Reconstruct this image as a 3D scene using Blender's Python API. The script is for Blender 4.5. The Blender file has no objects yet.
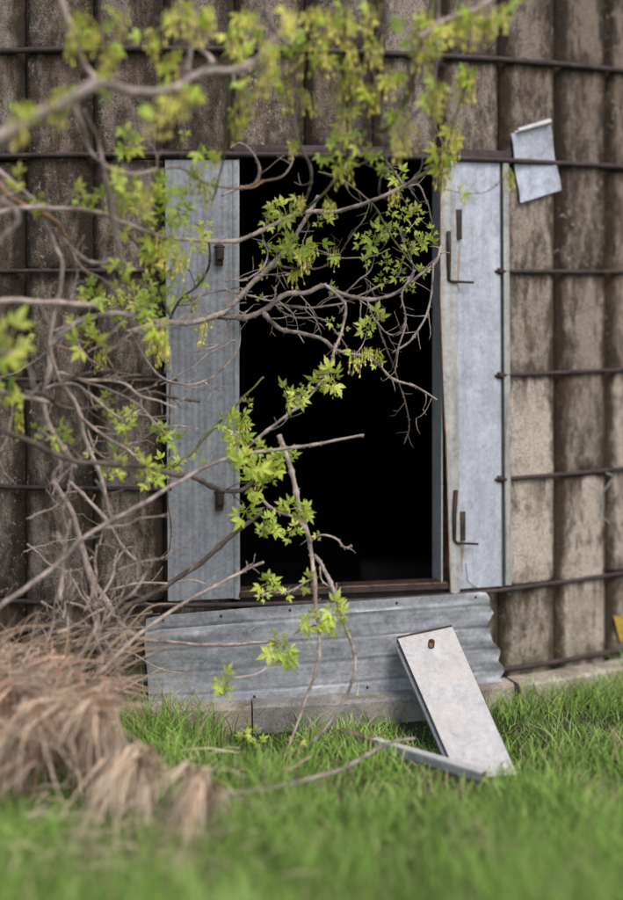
import bpy, math, random
import numpy as np
from mathutils import Vector, Matrix, noise
random.seed(7)
R_ = math.radians
sc = bpy.context.scene
C = sc.collection
PI = math.pi

# ------------------------------------------------------------------ camera, sky, sun, exposure
F = 1340.0                      # focal length in photograph pixels (623 wide)
EYE, HOR = 1.85, 281.0
cam_d = bpy.data.cameras.new('camera'); cam = bpy.data.objects.new('camera', cam_d); C.objects.link(cam)
cam.location = (0, 0, EYE); cam.rotation_euler = (R_(90), 0, 0)
cam_d.sensor_fit = 'HORIZONTAL'; cam_d.sensor_width = 24.0; cam_d.lens = 24.0*F/623.0
cam_d.shift_y = -(450.0-HOR)/623.0
cam_d.clip_start = 0.1; cam_d.clip_end = 500
cam_d.dof.use_dof = True; cam_d.dof.focus_distance = 5.66; cam_d.dof.aperture_fstop = 0.37
sc.camera = cam
SUN_EL, SUN_AZ = R_(52), R_(150)          # sun azimuth measured clockwise from +Y: behind the camera, to the right
w = bpy.data.worlds.new('World'); sc.world = w; w.use_nodes = True
nt = w.node_tree; sky = nt.nodes.new('ShaderNodeTexSky'); sky.sky_type = 'NISHITA'; sky.sun_disc = False
sky.sun_elevation = SUN_EL; sky.sun_rotation = SUN_AZ; sky.dust_density = 3.0; sky.ozone_density = 1.0; sky.air_density = 1.0
bg = nt.nodes['Background']; bg.inputs[1].default_value = 0.12
nt.links.new(sky.outputs[0], bg.inputs[0])
sd = bpy.data.lights.new('sun', 'SUN'); sd.energy = 1.3; sd.angle = R_(25); sd.color = (1, 0.95, 0.87)
so = bpy.data.objects.new('sun', sd); C.objects.link(so)
dirv = Vector((math.sin(SUN_AZ)*math.cos(SUN_EL), math.cos(SUN_AZ)*math.cos(SUN_EL), math.sin(SUN_EL)))
so.rotation_euler = dirv.to_track_quat('Z', 'Y').to_euler()
sc.view_settings.view_transform = 'Standard'; sc.view_settings.look = 'None'
sc.view_settings.exposure = 0.68; sc.view_settings.gamma = 1.0

# ------------------------------------------------------------------ measures
RAD, SX, DN = 3.866, -0.621, 5.8          # silo radius, axis x, nearest distance
SY = DN + RAD
TH0, ST = R_(-9.54), R_(4.598)            # stave joint angles
G = -0.06                                 # ground level
HOOPZ = [3.334+.48, 3.334, 2.854, 2.390, 1.893, 1.421, 0.952, 0.457, 0.087]

def P(px, py, Y): return Vector(((px-311.5)/F*Y, Y, EYE-(py-HOR)/F*Y))
def Wt(px, off=0.0):
    dx = (px-311.5)/F; r = RAD+off
    a = dx*dx+1; b = -2*(dx*SX+SY); c = SX*SX+SY*SY-r*r
    return (-b-math.sqrt(b*b-4*a*c))/(2*a)
def W(px, py, off=0.0): return P(px, py, Wt(px, off))
def Cy(t, z, off=0.0): return Vector((SX+(RAD+off)*math.sin(t), SY-(RAD+off)*math.cos(t), z))
def th(px):
    Y = Wt(px); return math.asin(((px-311.5)/F*Y-SX)/RAD)
def lerp(a, b, t): return a+(b-a)*t
def interp(pts, t):
    if t <= pts[0][0]: return pts[0][1]
    for (a, va), (b, vb) in zip(pts, pts[1:]):
        if t <= b: return va+(vb-va)*(t-a)/(b-a)
    return pts[-1][1]

# ------------------------------------------------------------------ object helpers
WL = {}
def link(o, parent=None, wloc=(0, 0, 0)):
    C.objects.link(o); WL[o.name] = Vector(wloc)
    if parent is not None:
        o.parent = parent; o.matrix_parent_inverse = Matrix.Translation(-WL[parent.name])
    return o
def tag(o, label=None, cat=None, group=None, kind=None):
    if label: o['label'] = label
    if cat: o['category'] = cat
    if group: o['group'] = group
    if kind: o['kind'] = kind
    return o
def empty(name, loc, label, cat, group=None):
    o = bpy.data.objects.new(name, None); o.location = loc; o.empty_display_size = .1
    link(o, None, loc); return tag(o, label, cat, group)
class MB:
    def __init__(s): s.v = []; s.f = []; s.c = []
    def add(s, vs, fs, col=None):
        n = len(s.v); s.v += [tuple(p) for p in vs]; s.f += [tuple(i+n for i in f) for f in fs]
        s.c += [col if col else (1, 1, 1)]*len(vs)
    def box(s, x0, x1, y0, y1, z0, z1, M=None):
        vs = [Vector(p) for p in ((x0,y0,z0),(x1,y0,z0),(x1,y1,z0),(x0,y1,z0),(x0,y0,z1),(x1,y0,z1),(x1,y1,z1),(x0,y1,z1))]
        if M: vs = [M @ p for p in vs]
        s.add(vs, [(0,3,2,1),(4,5,6,7),(0,1,5,4),(1,2,6,5),(2,3,7,6),(3,0,4,7)])
    def tube(s, pts, rad, n=7, cap=True, col=None, rough=0.0):
        pts = [Vector(p) for p in pts]; m = len(pts)
        if m < 2: return
        rr = rad if isinstance(rad, (list, tuple)) else [rad]*m
        vs = []; up = Vector((0.13, -1, 0.21)).normalized()
        for i, p in enumerate(pts):
            t = (pts[min(i+1, m-1)]-pts[max(i-1, 0)])
            t = t.normalized() if t.length > 1e-9 else Vector((0, 0, 1))
            a = t.cross(up)
            if a.length < .05: a = t.cross(Vector((1, 0, 0)))
            a.normalize(); b = t.cross(a)
            for k in range(n):
                q = 2*PI*k/n; r = rr[i]*(1+(random.uniform(-rough, rough) if rough else 0))
                vs.append(p+a*math.cos(q)*r+b*math.sin(q)*r)
        fs = [(i*n+k, i*n+(k+1) % n, (i+1)*n+(k+1) % n, (i+1)*n+k) for i in range(m-1) for k in range(n)]
        if cap: fs += [tuple(range(n))[::-1], tuple((m-1)*n+k for k in range(n))]
        s.add(vs, fs, col)
    def grid(s, fn, nu, nv):
        s.add([fn(i/nu, j/nv) for j in range(nv+1) for i in range(nu+1)],
              [(j*(nu+1)+i, j*(nu+1)+i+1, (j+1)*(nu+1)+i+1, (j+1)*(nu+1)+i) for j in range(nv) for i in range(nu)])
    def mesh(s, name, mat, smooth=True, col=False):
        me = bpy.data.meshes.new(name); me.from_pydata(s.v, [], s.f); me.materials.append(mat)
        if smooth: me.polygons.foreach_set('use_smooth', [True]*len(me.polygons))
        if col:
            at = me.color_attributes.new('tint', 'FLOAT_COLOR', 'POINT')
            at.data.foreach_set('color', np.array([c+(1,) for c in s.c], dtype=np.float32).ravel())
        me.update(); return me
    def build(s, name, mat, parent=None, smooth=True, col=False):
        return link(bpy.data.objects.new(name, s.mesh(name, mat, smooth, col)), parent)
def solid(o, t, offset=0):
    m = o.modifiers.new('thickness', 'SOLIDIFY'); m.thickness = t; m.offset = offset; e = o.modifiers.new('crisp_edges', 'EDGE_SPLIT'); e.split_angle = R_(45); return o
def bevel(o, wd, seg=2):
    m = o.modifiers.new('bevel', 'BEVEL'); m.width = wd; m.segments = seg; m.limit_method = 'ANGLE'; m.angle_limit = R_(40); return o

# ------------------------------------------------------------------ materials
class NT:
    def __init__(s, name):
        s.m = bpy.data.materials.new(name); s.m.use_nodes = True; s.t = s.m.node_tree; s.b = s.t.nodes['Principled BSDF']
        s.out = s.t.nodes['Material Output']
    def n(s, typ, **kw):
        o = s.t.nodes.new('ShaderNode'+typ)
        for k, v in kw.items(): setattr(o, k, v)
        return o
    def l(s, a, b): s.t.links.new(a, b)
    def noise(s, vec, scale, detail=5, rough=.6, dist=0.0):
        o = s.n('TexNoise'); s.l(vec, o.inputs['Vector']); o.inputs['Scale'].default_value = scale
        o.inputs['Detail'].default_value = detail; o.inputs['Roughness'].default_value = rough; o.inputs['Distortion'].default_value = dist
        return o.outputs['Fac']
    def mapv(s, vec, scale=(1, 1, 1), loc=None):
        o = s.n('Mapping'); s.l(vec, o.inputs['Vector']); o.inputs['Scale'].default_value = scale
        if loc is not None: s.l(loc, o.inputs['Location'])
        return o.outputs[0]
    def ramp(s, fac, stops):
        o = s.n('ValToRGB'); s.l(fac, o.inputs[0]); e = o.color_ramp.elements
        while len(e) < len(stops): e.new(.5)
        for i, (p, c) in enumerate(stops):
            e[i].position = p; e[i].color = (c if isinstance(c, tuple) else (c, c, c))+(1,)
        return o.outputs[0]
    def mix(s, fac, a, b, mode='MIX'):
        o = s.n('Mix', data_type='RGBA', blend_type=mode)
        for v, i in ((fac, 0), (a, 6), (b, 7)):
            if isinstance(v, (int, float)): o.inputs[i].default_value = v
            elif isinstance(v, tuple): o.inputs[i].default_value = v+(1,)
            else: s.l(v, o.inputs[i])
        return o.outputs[2]
    def math(s, op, a, b=0.0, c=None):
        o = s.n('Math', operation=op)
        for i, v in enumerate((a, b) if c is None else (a, b, c)):
            if isinstance(v, (int, float)): o.inputs[i].default_value = v
            else: s.l(v, o.inputs[i])
        return o.outputs[0]
    def bump(s, h, strength, dist=.01):
        o = s.n('Bump'); s.l(h, o.inputs['Height']); o.inputs['Strength'].default_value = strength; o.inputs['Distance'].default_value = dist
        s.l(o.outputs[0], s.b.inputs['Normal'])
    def col(s, c):
        if isinstance(c, tuple): s.b.inputs['Base Color'].default_value = c+(1,)
        else: s.l(c, s.b.inputs['Base Color'])
    def set(s, rough=.8, metal=0.0, spec=None):
        if isinstance(rough, (int, float)): s.b.inputs['Roughness'].default_value = rough
        else: s.l(rough, s.b.inputs['Roughness'])
        s.b.inputs['Metallic'].default_value = metal
        if spec is not None: s.b.inputs['Specular IOR Level'].default_value = spec
        return s.m

def m_stave():
    k = NT('weathered_concrete'); g = k.n('NewGeometry'); tc = k.n('TexCoord'); oi = k.n('ObjectInfo')
    pos = g.outputs['Position']
    off = k.n('CombineXYZ'); r100 = k.math('MULTIPLY', oi.outputs['Random'], 37.0)
    for i in range(3): k.l(r100, off.inputs[i])
    v = k.mapv(pos, (1, 1, 1), off.outputs[0])
    vs = k.mapv(pos, (1, 1, .28), off.outputs[0])
    big = k.noise(vs, 8.5, 7, .68, .7)
    mid = k.noise(k.mapv(pos, (1, 1, .5), off.outputs[0]), 24, 6, .7, .2)
    fine = k.noise(v, 150, 4, .7)
    at = k.n('Attribute'); at.attribute_name = 'edge'       # 0 in the middle of a stave, 1 at its joints: colour darkens towards them
    sep = k.n('SeparateColor'); k.l(oi.outputs['Color'], sep.inputs[0])
    tone = sep.outputs[0]
    light = k.mix(tone, (0.175, 0.132, 0.105), (0.70, 0.61, 0.52))
    dark = k.mix(tone, (0.034, 0.025, 0.019), (0.10, 0.072, 0.050))
    fac = k.math('ADD', k.math('MULTIPLY', big, .58), k.math('MULTIPLY', mid, .46))
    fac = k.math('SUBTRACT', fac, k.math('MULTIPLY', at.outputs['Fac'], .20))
    fac = k.math('ADD', fac, k.math('SUBTRACT', k.math('MULTIPLY', tone, .15), .045))
    f = k.ramp(fac, [(.385, 0.0), (.475, .33), (.555, 1.0)])
    base = k.mix(f, dark, light)
    och = k.ramp(k.noise(v, 11, 5, .7), [(.52, 0.0), (.68, .55)])
    base = k.mix(och, base, (0.15, 0.105, 0.055))
    lich = k.ramp(k.noise(v, 34, 6, .75), [(.57, 0.0), (.66, .85)])
    sp = k.ramp(k.noise(vs, 3.5, 3, .5), [(.5, 0.0), (.62, 1.0)])
    base = k.mix(k.math('MULTIPLY', lich, sp), base, (0.50, 0.46, 0.41))
    # moss low down, in blotches
    sz = k.n('SeparateXYZ'); k.l(pos, sz.inputs[0])
    low = k.math('SUBTRACT', 1.0, k.math('MULTIPLY', sz.outputs[2], 2.2))
    moss = k.math('MULTIPLY', k.math('MAXIMUM', low, 0.0), k.ramp(k.noise(v, 9, 5, .7), [(.40, 0.0), (.62, .85)]))
    base = k.mix(moss, base, (0.085, 0.085, 0.03))
    # rust and damp running down from the hoops, broken into streaks
    dd = k.math('FRACT', k.math('DIVIDE', k.math('SUBTRACT', 5.247, sz.outputs[2]), .479))
    run = k.math('MULTIPLY', k.math('MAXIMUM', k.math('SUBTRACT', 1.0, k.math('MULTIPLY', dd, 2.2)), 0.0), k.ramp(k.noise(k.mapv(pos, (1, 1, .10)), 17, 5, .7), [(.46, 0.0), (.60, .85)]))
    base = k.mix(run, base, (0.075, 0.042, 0.026))
    pits = k.ramp(fine, [(.36, .25), (.50, 1.0)])
    base = k.mix(1.0, base, pits, 'MULTIPLY')
    k.col(base)
    k.bump(k.math('ADD', k.math('MULTIPLY', mid, 1.0), k.math('MULTIPLY', fine, .5)), .95, .016)
    return k.set(.93, 0, .25)
def m_conc(name, a, b, sc_=8):
    k = NT(name); v = k.n('NewGeometry').outputs['Position']
    n1 = k.noise(v, sc_, 6, .65, .4); n2 = k.noise(v, 90, 4, .7)
    c = k.mix(k.ramp(n1, [(.36, 0.0), (.62, 1.0)]), a, b)
    c = k.mix(1.0, c, k.ramp(n2, [(.3, .5), (.5, 1.0)]), 'MULTIPLY')
    k.col(c); k.bump(k.math('ADD', n1, k.math('MULTIPLY', n2, .4)), .6, .012); return k.set(.93, 0, .25)
def m_galv(name, a, b, rusty=.0, streak=(1, 1, .06), stain=None, rough=.5, stainscale=3.0, metal=.35):
    k = NT(name); v = k.n('NewGeometry').outputs['Position']
    vo = k.n('TexVoronoi'); k.l(v, vo.inputs['Vector']); vo.inputs['Scale'].default_value = 75
    vo.feature = 'F1'
    sepc = k.n('SeparateColor'); k.l(vo.outputs['Color'], sepc.inputs[0])
    st = k.noise(k.mapv(v, streak), 38, 5, .6); cl = k.noise(v, 7, 6, .65, .6); fn = k.noise(v, 55, 5, .7)
    fac = k.math('ADD', k.math('ADD', k.math('MULTIPLY', cl, .45), k.math('MULTIPLY', st, .32)),
                 k.math('ADD', k.math('MULTIPLY', sepc.outputs[0], .10), k.math('MULTIPLY', fn, .2)))
    c = k.mix(k.ramp(fac, [(.40, 0.0), (.66, 1.0)]), a, b)
    if stain:
        c = k.mix(k.ramp(k.noise(v, stainscale, 5, .65, .8), [(.44, 0.0), (.70, .5)]), c, stain)
    if rusty:
        c = k.mix(k.ramp(k.noise(k.mapv(v, streak), 20, 6, .7), [(.66-rusty, 0.0), (.76-rusty*.6, .9)]), c, (0.16, 0.075, 0.035))
    dirt = k.ramp(k.noise(v, 19, 7, .75, .3), [(.30, .72), (.45, 1.0)])
    c = k.mix(1.0, c, dirt, 'MULTIPLY')
    k.col(c); k.bump(k.math('ADD', fn, k.math('MULTIPLY', cl, 1.5)), .22, .006)
    return k.set(k.math('ADD', k.math('MULTIPLY', fn, .3), rough-.12), metal)
def m_rust(name, a=(0.035, 0.024, 0.022), b=(0.11, 0.065, 0.045)):
    k = NT(name); v = k.n('NewGeometry').outputs['Position']
    n1 = k.noise(v, 18, 6, .7); n2 = k.noise(v, 160, 3, .7)
    k.col(k.mix(k.ramp(k.math('ADD', k.math('MULTIPLY', n1, .7), k.math('MULTIPLY', n2, .3)), [(.40, 0.0), (.62, 1.0)]), a, b))
    k.bump(k.math('ADD', n1, n2), .5, .004); return k.set(.72, .25)
def m_bark(name, a, b, c=None):
    k = NT(name); v = k.n('NewGeometry').outputs['Position']
    n1 = k.noise(v, 22, 5, .65); n2 = k.noise(v, 170, 4, .7); n3 = k.noise(v, 7, 3, .6)
    col = k.mix(k.ramp(n1, [(.36, 0.0), (.62, 1.0)]), a, b)
    if c: col = k.mix(k.ramp(n3, [(.47, 0.0), (.58, 1.0)]), col, c)
    col = k.mix(1.0, col, k.ramp(n2, [(.34, .45), (.5, 1.0)]), 'MULTIPLY')
    k.col(col); k.bump(k.math('ADD', n2, n1), .7, .004); return k.set(.8, 0, .3)
def m_leafy(name, a, b, trans=.35, vary=.12, attr=False):
    k = NT(name); g = k.n('NewGeometry'); oi = k.n('ObjectInfo')
    n1 = k.noise(g.outputs['Position'], 26, 4, .6)
    if attr:
        at = k.n('Attribute'); at.attribute_name = 'tint'; base = at.outputs['Color']
    else:
        base = k.mix(k.ramp(k.math('ADD', k.math('MULTIPLY', n1, .7), k.math('MULTIPLY', oi.outputs['Random'], .3)), [(.38, 0.0), (.66, 1.0)]), a, b)
        at = k.n('Attribute'); at.attribute_name = 'tint'
        base = k.mix(1.0, base, at.outputs['Color'], 'MULTIPLY')
    k.col(base); k.set(.5, 0, .35)
    tr = k.n('BsdfTranslucent'); k.l(base, tr.inputs[0])
    mx = k.n('MixShader'); mx.inputs[0].default_value = trans
    k.l(k.b.outputs[0], mx.inputs[1]); k.l(tr.outputs[0], mx.inputs[2]); k.l(mx.outputs[0], k.out.inputs[0])
    return k.m
def m_plain(name, c, rough=.8, metal=0.0):
    k = NT(name); v = k.n('NewGeometry').outputs['Position']; n = k.noise(v, 40, 4, .6)
    k.col(k.mix(k.ramp(n, [(.35, 0.0), (.65, 1.0)]), tuple(x*.75 for x in c), tuple(min(1, x*1.2) for x in c)))
    return k.set(rough, metal)

M_stave = m_stave()
M_curb = m_conc('pale_curb_concrete', (0.20, 0.165, 0.13), (0.46, 0.40, 0.34))
M_block = m_conc('grey_block_concrete', (0.15, 0.14, 0.125), (0.31, 0.295, 0.27))
M_dark = m_conc('shaded_inner_concrete', (0.03, 0.028, 0.025), (0.07, 0.064, 0.057))  # interior shade put into a near-black concrete colour
M_jambL = m_galv('dull_galvanised_sheet', (0.20, 0.208, 0.238), (0.385, 0.40, 0.44), rusty=.035)
M_jambR = m_galv('pale_galvanised_sheet', (0.33, 0.35, 0.415), (0.59, 0.615, 0.70), rusty=.015)
M_trim = m_galv('grey_galvanised_trim', (0.20, 0.215, 0.235), (0.42, 0.44, 0.46), rusty=.03)
M_apron = m_galv('streaky_corrugated_sheet', (0.20, 0.208, 0.235), (0.43, 0.442, 0.48), streak=(.10, .10, 1.6))
M_plank = m_galv('weathered_metal_cladding', (0.38, 0.38, 0.385), (0.56, 0.55, 0.545), stain=(0.58, 0.49, 0.42), streak=(1, .3, .3), metal=.15, stainscale=9)
M_rust = m_rust('dark_rusty_iron', (0.020, 0.013, 0.012), (0.075, 0.045, 0.034)); M_rustb = m_rust('orange_rust', (0.10, 0.045, 0.02), (0.30, 0.14, 0.065))
M_hoop = m_rust('purple_brown_hoop_iron', (0.030, 0.022, 0.022), (0.085, 0.058, 0.055))
M_wood = m_bark('grey_old_wood', (0.10, 0.075, 0.055), (0.22, 0.17, 0.125))
M_bark = m_bark('grey_brown_bark', (0.17, 0.135, 0.12), (0.46, 0.38, 0.345))
M_barkd = m_bark('dark_bark', (0.055, 0.042, 0.036), (0.16, 0.125, 0.108))
M_barko = m_bark('peeling_orange_bark', (0.20, 0.15, 0.12), (0.36, 0.29, 0.24), (0.36, 0.21, 0.13))
M_barkp = m_bark('pale_twig_bark', (0.28, 0.21, 0.18), (0.58, 0.48, 0.43))
M_barkg = m_bark('green_twig_bark', (0.12, 0.115, 0.05), (0.22, 0.21, 0.11))
M_leaf = m_leafy('young_leaf', (0.53, 0.60, 0.09), (0.83, 0.84, 0.22), .45)
M_flow = m_leafy('yellow_green_tassel', (0.77, 0.74, 0.23), (0.94, 0.89, 0.41), .45)
M_grass = m_leafy('grass_blade', None, None, .3, attr=True)
M_straw = m_leafy('dead_straw', None, None, .15, attr=True)

# ------------------------------------------------------------------ ground
def gz(x, y): return G + .018*noise.noise(Vector((x*1.1, y*1.1, 3)))+ .006*noise.noise(Vector((x*5, y*5, 1)))
k = NT('soil_and_turf'); v = k.n('NewGeometry').outputs['Position']
n1 = k.noise(v, 3.5, 6, .7); n2 = k.noise(v, 60, 5, .75)
k.col(k.mix(k.ramp(k.math('ADD', k.math('MULTIPLY', n1, .6), k.math('MULTIPLY', n2, .4)), [(.40, 0.0), (.6, 1.0)]), (0.045, 0.035, 0.02), (0.05, 0.085, 0.02)))
k.bump(n2, .8, .03); M_ground = k.set(.95, 0, .2)
g = MB(); xs = [-90, -40, -18, -9, -6]+[-5+i*.2 for i in range(51)]+[6.5, 10, 18, 40, 90]; ys = [-90, -40, -15, -5, -1, 1]+[1.6+i*.2 for i in range(30)]+[8.5, 11, 15, 25, 50, 110]
nx = len(xs)
g.add([(x, y, gz(x, y) if abs(x) < 7 and 0 < y < 9 else G) for y in ys for x in xs],
      [(j*nx+i, j*nx+i+1, (j+1)*nx+i+1, (j+1)*nx+i) for j in range(len(ys)-1) for i in range(nx-1)])
tag(g.build('ground', M_ground), kind='structure')

# ------------------------------------------------------------------ silo
silo = empty('concrete_stave_silo', (SX, SY, G), 'old brown concrete stave silo bound with rusty iron hoops, open black doorway in its side', 'silo')
# inner shell with the doorway left open, floor and roof
TL_, TR_ = TH0+3*ST, TH0+6*ST
DZ0, DZ1 = W(336, 588).z, W(336, 158).z
sh = MB(); RI = -.068; TOPZ = 6.2
def arc(a, b, z0, z1, n, off): sh.grid(lambda u, v: Cy(lerp(a, b, u), lerp(z0, z1, v), off), n, 1)
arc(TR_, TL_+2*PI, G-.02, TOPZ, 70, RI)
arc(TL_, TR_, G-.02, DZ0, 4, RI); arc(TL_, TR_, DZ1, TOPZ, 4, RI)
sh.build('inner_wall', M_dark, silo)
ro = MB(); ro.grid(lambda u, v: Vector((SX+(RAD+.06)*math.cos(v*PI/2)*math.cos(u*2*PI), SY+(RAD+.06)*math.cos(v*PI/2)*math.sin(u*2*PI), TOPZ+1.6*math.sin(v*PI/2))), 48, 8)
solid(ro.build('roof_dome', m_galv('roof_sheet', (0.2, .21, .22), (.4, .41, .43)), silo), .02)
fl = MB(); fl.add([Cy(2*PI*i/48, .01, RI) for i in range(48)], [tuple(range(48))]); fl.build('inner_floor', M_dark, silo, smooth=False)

# staves: each its own object, meshes shared by length and variant
SW = RAD*ST/2-.0035
smesh = {}
def stave_mesh(L, var):
    key = (round(L, 3), var)
    if key in smesh: return smesh[key]
    nu, nv = 10, max(3, int(L/.07)); m = MB(); rnd = random.Random(var*31+int(L*100)); sd_ = rnd.uniform(0, 99)
    edge = []
    def prof(x, z):
        e = abs(x)/SW
        ez = min(z, L-z)
        d = -.002-.034*max(0, (e-.77)/.23)**1.6-.003*e*e - .006*max(0, 1-ez/.018)**2
        return d+.0035*noise.noise(Vector((x*9+sd_, z*6, sd_)))+.0028*noise.noise(Vector((x*40, z*28+sd_, sd_)))
    us = [-1, -.975, -.93, -.86, -.78, -.66, -.45, -.2, 0, .2, .45, .66, .78, .86, .93, .975, 1]
    zs = [0, .006]+[lerp(.02, L-.02, j/nv) for j in range(nv+1)]+[L-.006, L]
    vs = []
    for z in zs:
        for u in us:
            x = u*SW; j = .0025*noise.noise(Vector((sd_, z*8, u*.1))) if abs(u) > .9 else 0
            vs.append((x+j, -(RAD+prof(x, z)), z))
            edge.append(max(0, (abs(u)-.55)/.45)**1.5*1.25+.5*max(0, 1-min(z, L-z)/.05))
    n = len(us); a = len(vs)
    fs = [(j*n+i, j*n+i+1, (j+1)*n+i+1, (j+1)*n+i) for j in range(len(zs)-1) for i in range(n-1)]
    # sides and back
    b = [(-SW, -(RAD-.06), 0), (SW, -(RAD-.06), 0), (SW, -(RAD-.06), L), (-SW, -(RAD-.06), L)]
    vs += b; edge += [1]*4; top = (len(zs)-1)*n
    fs += [tuple([a]+[j*n for j in range(len(zs))]+[a+3]), tuple([a+1, a+2]+[j*n+n-1 for j in range(len(zs)-1, -1, -1)]),
           tuple([a, a+1]+list(range(n-1, -1, -1))), tuple([a+3]+[top+i for i in range(n)]+[a+2]), (a, a+3, a+2, a+1)]
    me = bpy.data.meshes.new('stave'); me.from_pydata(vs, [], fs); me.materials.append(M_stave)
    me.polygons.foreach_set('use_smooth', [i < len(fs)-5 for i in range(len(fs))])
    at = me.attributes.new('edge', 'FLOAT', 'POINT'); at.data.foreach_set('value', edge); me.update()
    smesh[key] = me; return me
JZ = [2.39+.479*(3-i)-.016 for i in range(9)]      # JZ[3] is the joint at the lintel hoop
JZ[8] = G-.03
JZ = [JZ[0]+.96, JZ[0]+.48]+JZ                       # indices shift by 2: lintel is 5
tones = {(7, 7): .85, (8, 8): .74, (9, 7): .66, (8, 6): .34, (7, 5): .46, (9, 9): .5, (7, 9): .48, (8, 10): .5, (9, 5): .3, (10, 8): .45, (10, 6): .25}
rs = random.Random(4)
for i in range(-9, 19):
    par = i % 2
    # odd columns have joints at odd hoops (lintel hoop = 1)
    idx = [k_ for k_ in range(len(JZ)) if (k_ % 2 == 1) == (par == 1)]
    if idx[-1] != len(JZ)-1: idx.append(len(JZ)-1)
    for a, b in zip(idx, idx[1:]):
        spans = [(JZ[b]+.003, JZ[a]-.003)]
        if 3 <= i <= 5:                              # the doorway is three columns wide
            z0, z1 = spans[0]; spans = []
            if z1 > DZ1+.02: spans.append((max(z0, DZ1+.004), z1))
            if z0 < DZ0: spans.append((z0, min(z1, DZ0-.03)))
        for z0, z1 in spans:
            if z1-z0 < .03: continue
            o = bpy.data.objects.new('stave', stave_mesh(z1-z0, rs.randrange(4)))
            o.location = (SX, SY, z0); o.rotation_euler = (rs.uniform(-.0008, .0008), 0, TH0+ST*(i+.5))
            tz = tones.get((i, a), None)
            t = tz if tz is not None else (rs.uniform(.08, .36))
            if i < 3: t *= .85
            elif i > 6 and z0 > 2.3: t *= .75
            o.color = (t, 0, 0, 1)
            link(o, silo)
# foundation blocks
for (a, b, z, of) in ((-.60, th(60), .02, .09), (th(60)+.003, th(150), .02, .09), (th(150)+.003, th(250), .045, .142), (th(250)+.0014, th(428), .055, .15), (th(428)+.004, th(503), .045, .10),
                  (th(503)+.004, th(590), .045, .12), (th(590)+.004, .66, .04, .11), (.664, .95, .04, .11)):
    m = MB(); n = max(3, int((b-a)/.05))
    def fb(u, v, a=a, b=b, z=z, of=of):
        t = lerp(a, b, u); jit = .006*noise.noise(Vector((t*30, v*9, z)))
        ring = [(of+.01, G-.08), (of, z-.012), (of-.012, z), (.005, z+.004)]
        k_ = min(3, int(round(v*3))); return Cy(t, ring[k_][1]+jit*(k_ > 0), ring[k_][0]+jit)
    m.grid(fb, n*3, 3)
    for t in (a, b):
        m.add([Cy(t, G-.08, of+.01), Cy(t, z-.012, of), Cy(t, z, of-.012), Cy(t, z+.004, .005), Cy(t, G-.08, .005)], [(0, 1, 2, 3, 4)])
    m.build('foundation_block', M_block if of == .15 else M_curb, silo, smooth=False)

# hoops
def hoop(z, t0, t1, r, off, drop=0.0):
    m = MB(); n = max(4, int((t1-t0)/.02)); pts = []
    for j in range(n+1):
        t = lerp(t0, t1, j/n); pts.append(Cy(t, z+.003*noise.noise(Vector((t*4, z*3, 0)))+drop, off(t) if callable(off) else off))
    m.tube(pts, r, 8, rough=.05); return m.build('hoop', M_hoop, silo)
def lug(px, py):
    p = W(px, py, .022); m = MB(); t = th(px); Mx = Matrix.Translation(p) @ Matrix.Rotation(t, 4, 'Z')
    pts = [Mx @ Vector((-.014, 0, .002)), Mx @ Vector((.014, 0, 0))]
    m.tube([Mx @ Vector((-.026, 0, 0)), Mx @ Vector((-.016, 0, 0))], .006, 8)
    m.tube(pts, [.015, .016], 6); m.box(-.008, .010, .002, .028, -.014, .006, Mx)
    return m.mesh('lug', M_rust)
T0, T1 = -1.0, 1.25
hoop(HOOPZ[0], T0, T1, .013, .012); hoop(HOOPZ[1], T0, T1, .0145, .014); hoop(HOOPZ[2], T0, T1, .0145, .014)
def off1(t): return .010 + .030*max(0, 1-max(0, abs(t-.17)-.20)/.05)
hoop(HOOPZ[3]+.006, T0, T1, .0125, lambda t: .030 if th(160) < t < th(510) else .012+.018*max(0, 1-min(abs(t-th(160)), abs(t-th(510)))/.04))
for z, pl, py in ((HOOPZ[4], 172, 270), (HOOPZ[5], 178, 374), (HOOPZ[6], 172, 479)):
    hoop(z, T0, th(pl), .0105, .014)
    h = hoop(z+(.004 if pl == 178 else 0), th(498), T1, .0105, lambda t: .012+.014*max(0, 1-(t-th(498))/.03))
    link(bpy.data.objects.new('lug', lug(500, W(500, 0).y and HOR+(EYE-z)*F/Wt(500, .022))), h)
def off5(t): return .034 if th(165) < t < th(500) else .012+.022*max(0, 1-min(abs(t-th(165)), abs(t-th(500)))/.05)
hoop(HOOPZ[7]-.004, T0, T1, .0105, off5)
hoop(HOOPZ[8], T0, T1, .012, .012)

# doorway: jamb panels, trim, lintel, sill
def jamb(pl, pr, ptop, pbot, mat, amp, per, off, lean=0.0):
    m = MB()
    def f(u, v):
        px = lerp(pl, pr, u)+lean*v; py = lerp(ptop, pbot(u) if callable(pbot) else pbot, v)
        d = amp*math.sin(2*PI*u*per)+.0035*noise.noise(Vector((u*1.5, v*4, pl*.7)))-.003*math.exp(-((u-.6)**2/.02+(v-.63)**2/.0015))+.0015*noise.noise(Vector((u*3, v*9, pl)))
        return W(px, py, off+d)
    m.grid(f, 60, 24); return solid(m.build('jamb_panel', mat, silo), .002)
jl = jamb(165, 235, 160, lambda u: 601-3*u, M_jambL, .0007, 11, .020, 3)
jr = jamb(454.5, 499.5, 161, lambda u: 589-3*u, M_jambR, .0004, 7, .018, 2)
# folded lip on the door side of the left panel
m = MB(); m.grid(lambda u, v: W(lerp(232.5, 238, u)+2*v, lerp(160, 599, v), .024+.004*math.sin(u*PI)), 4, 16); solid(m.build('panel_lip', M_trim, jl), .002)
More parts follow.
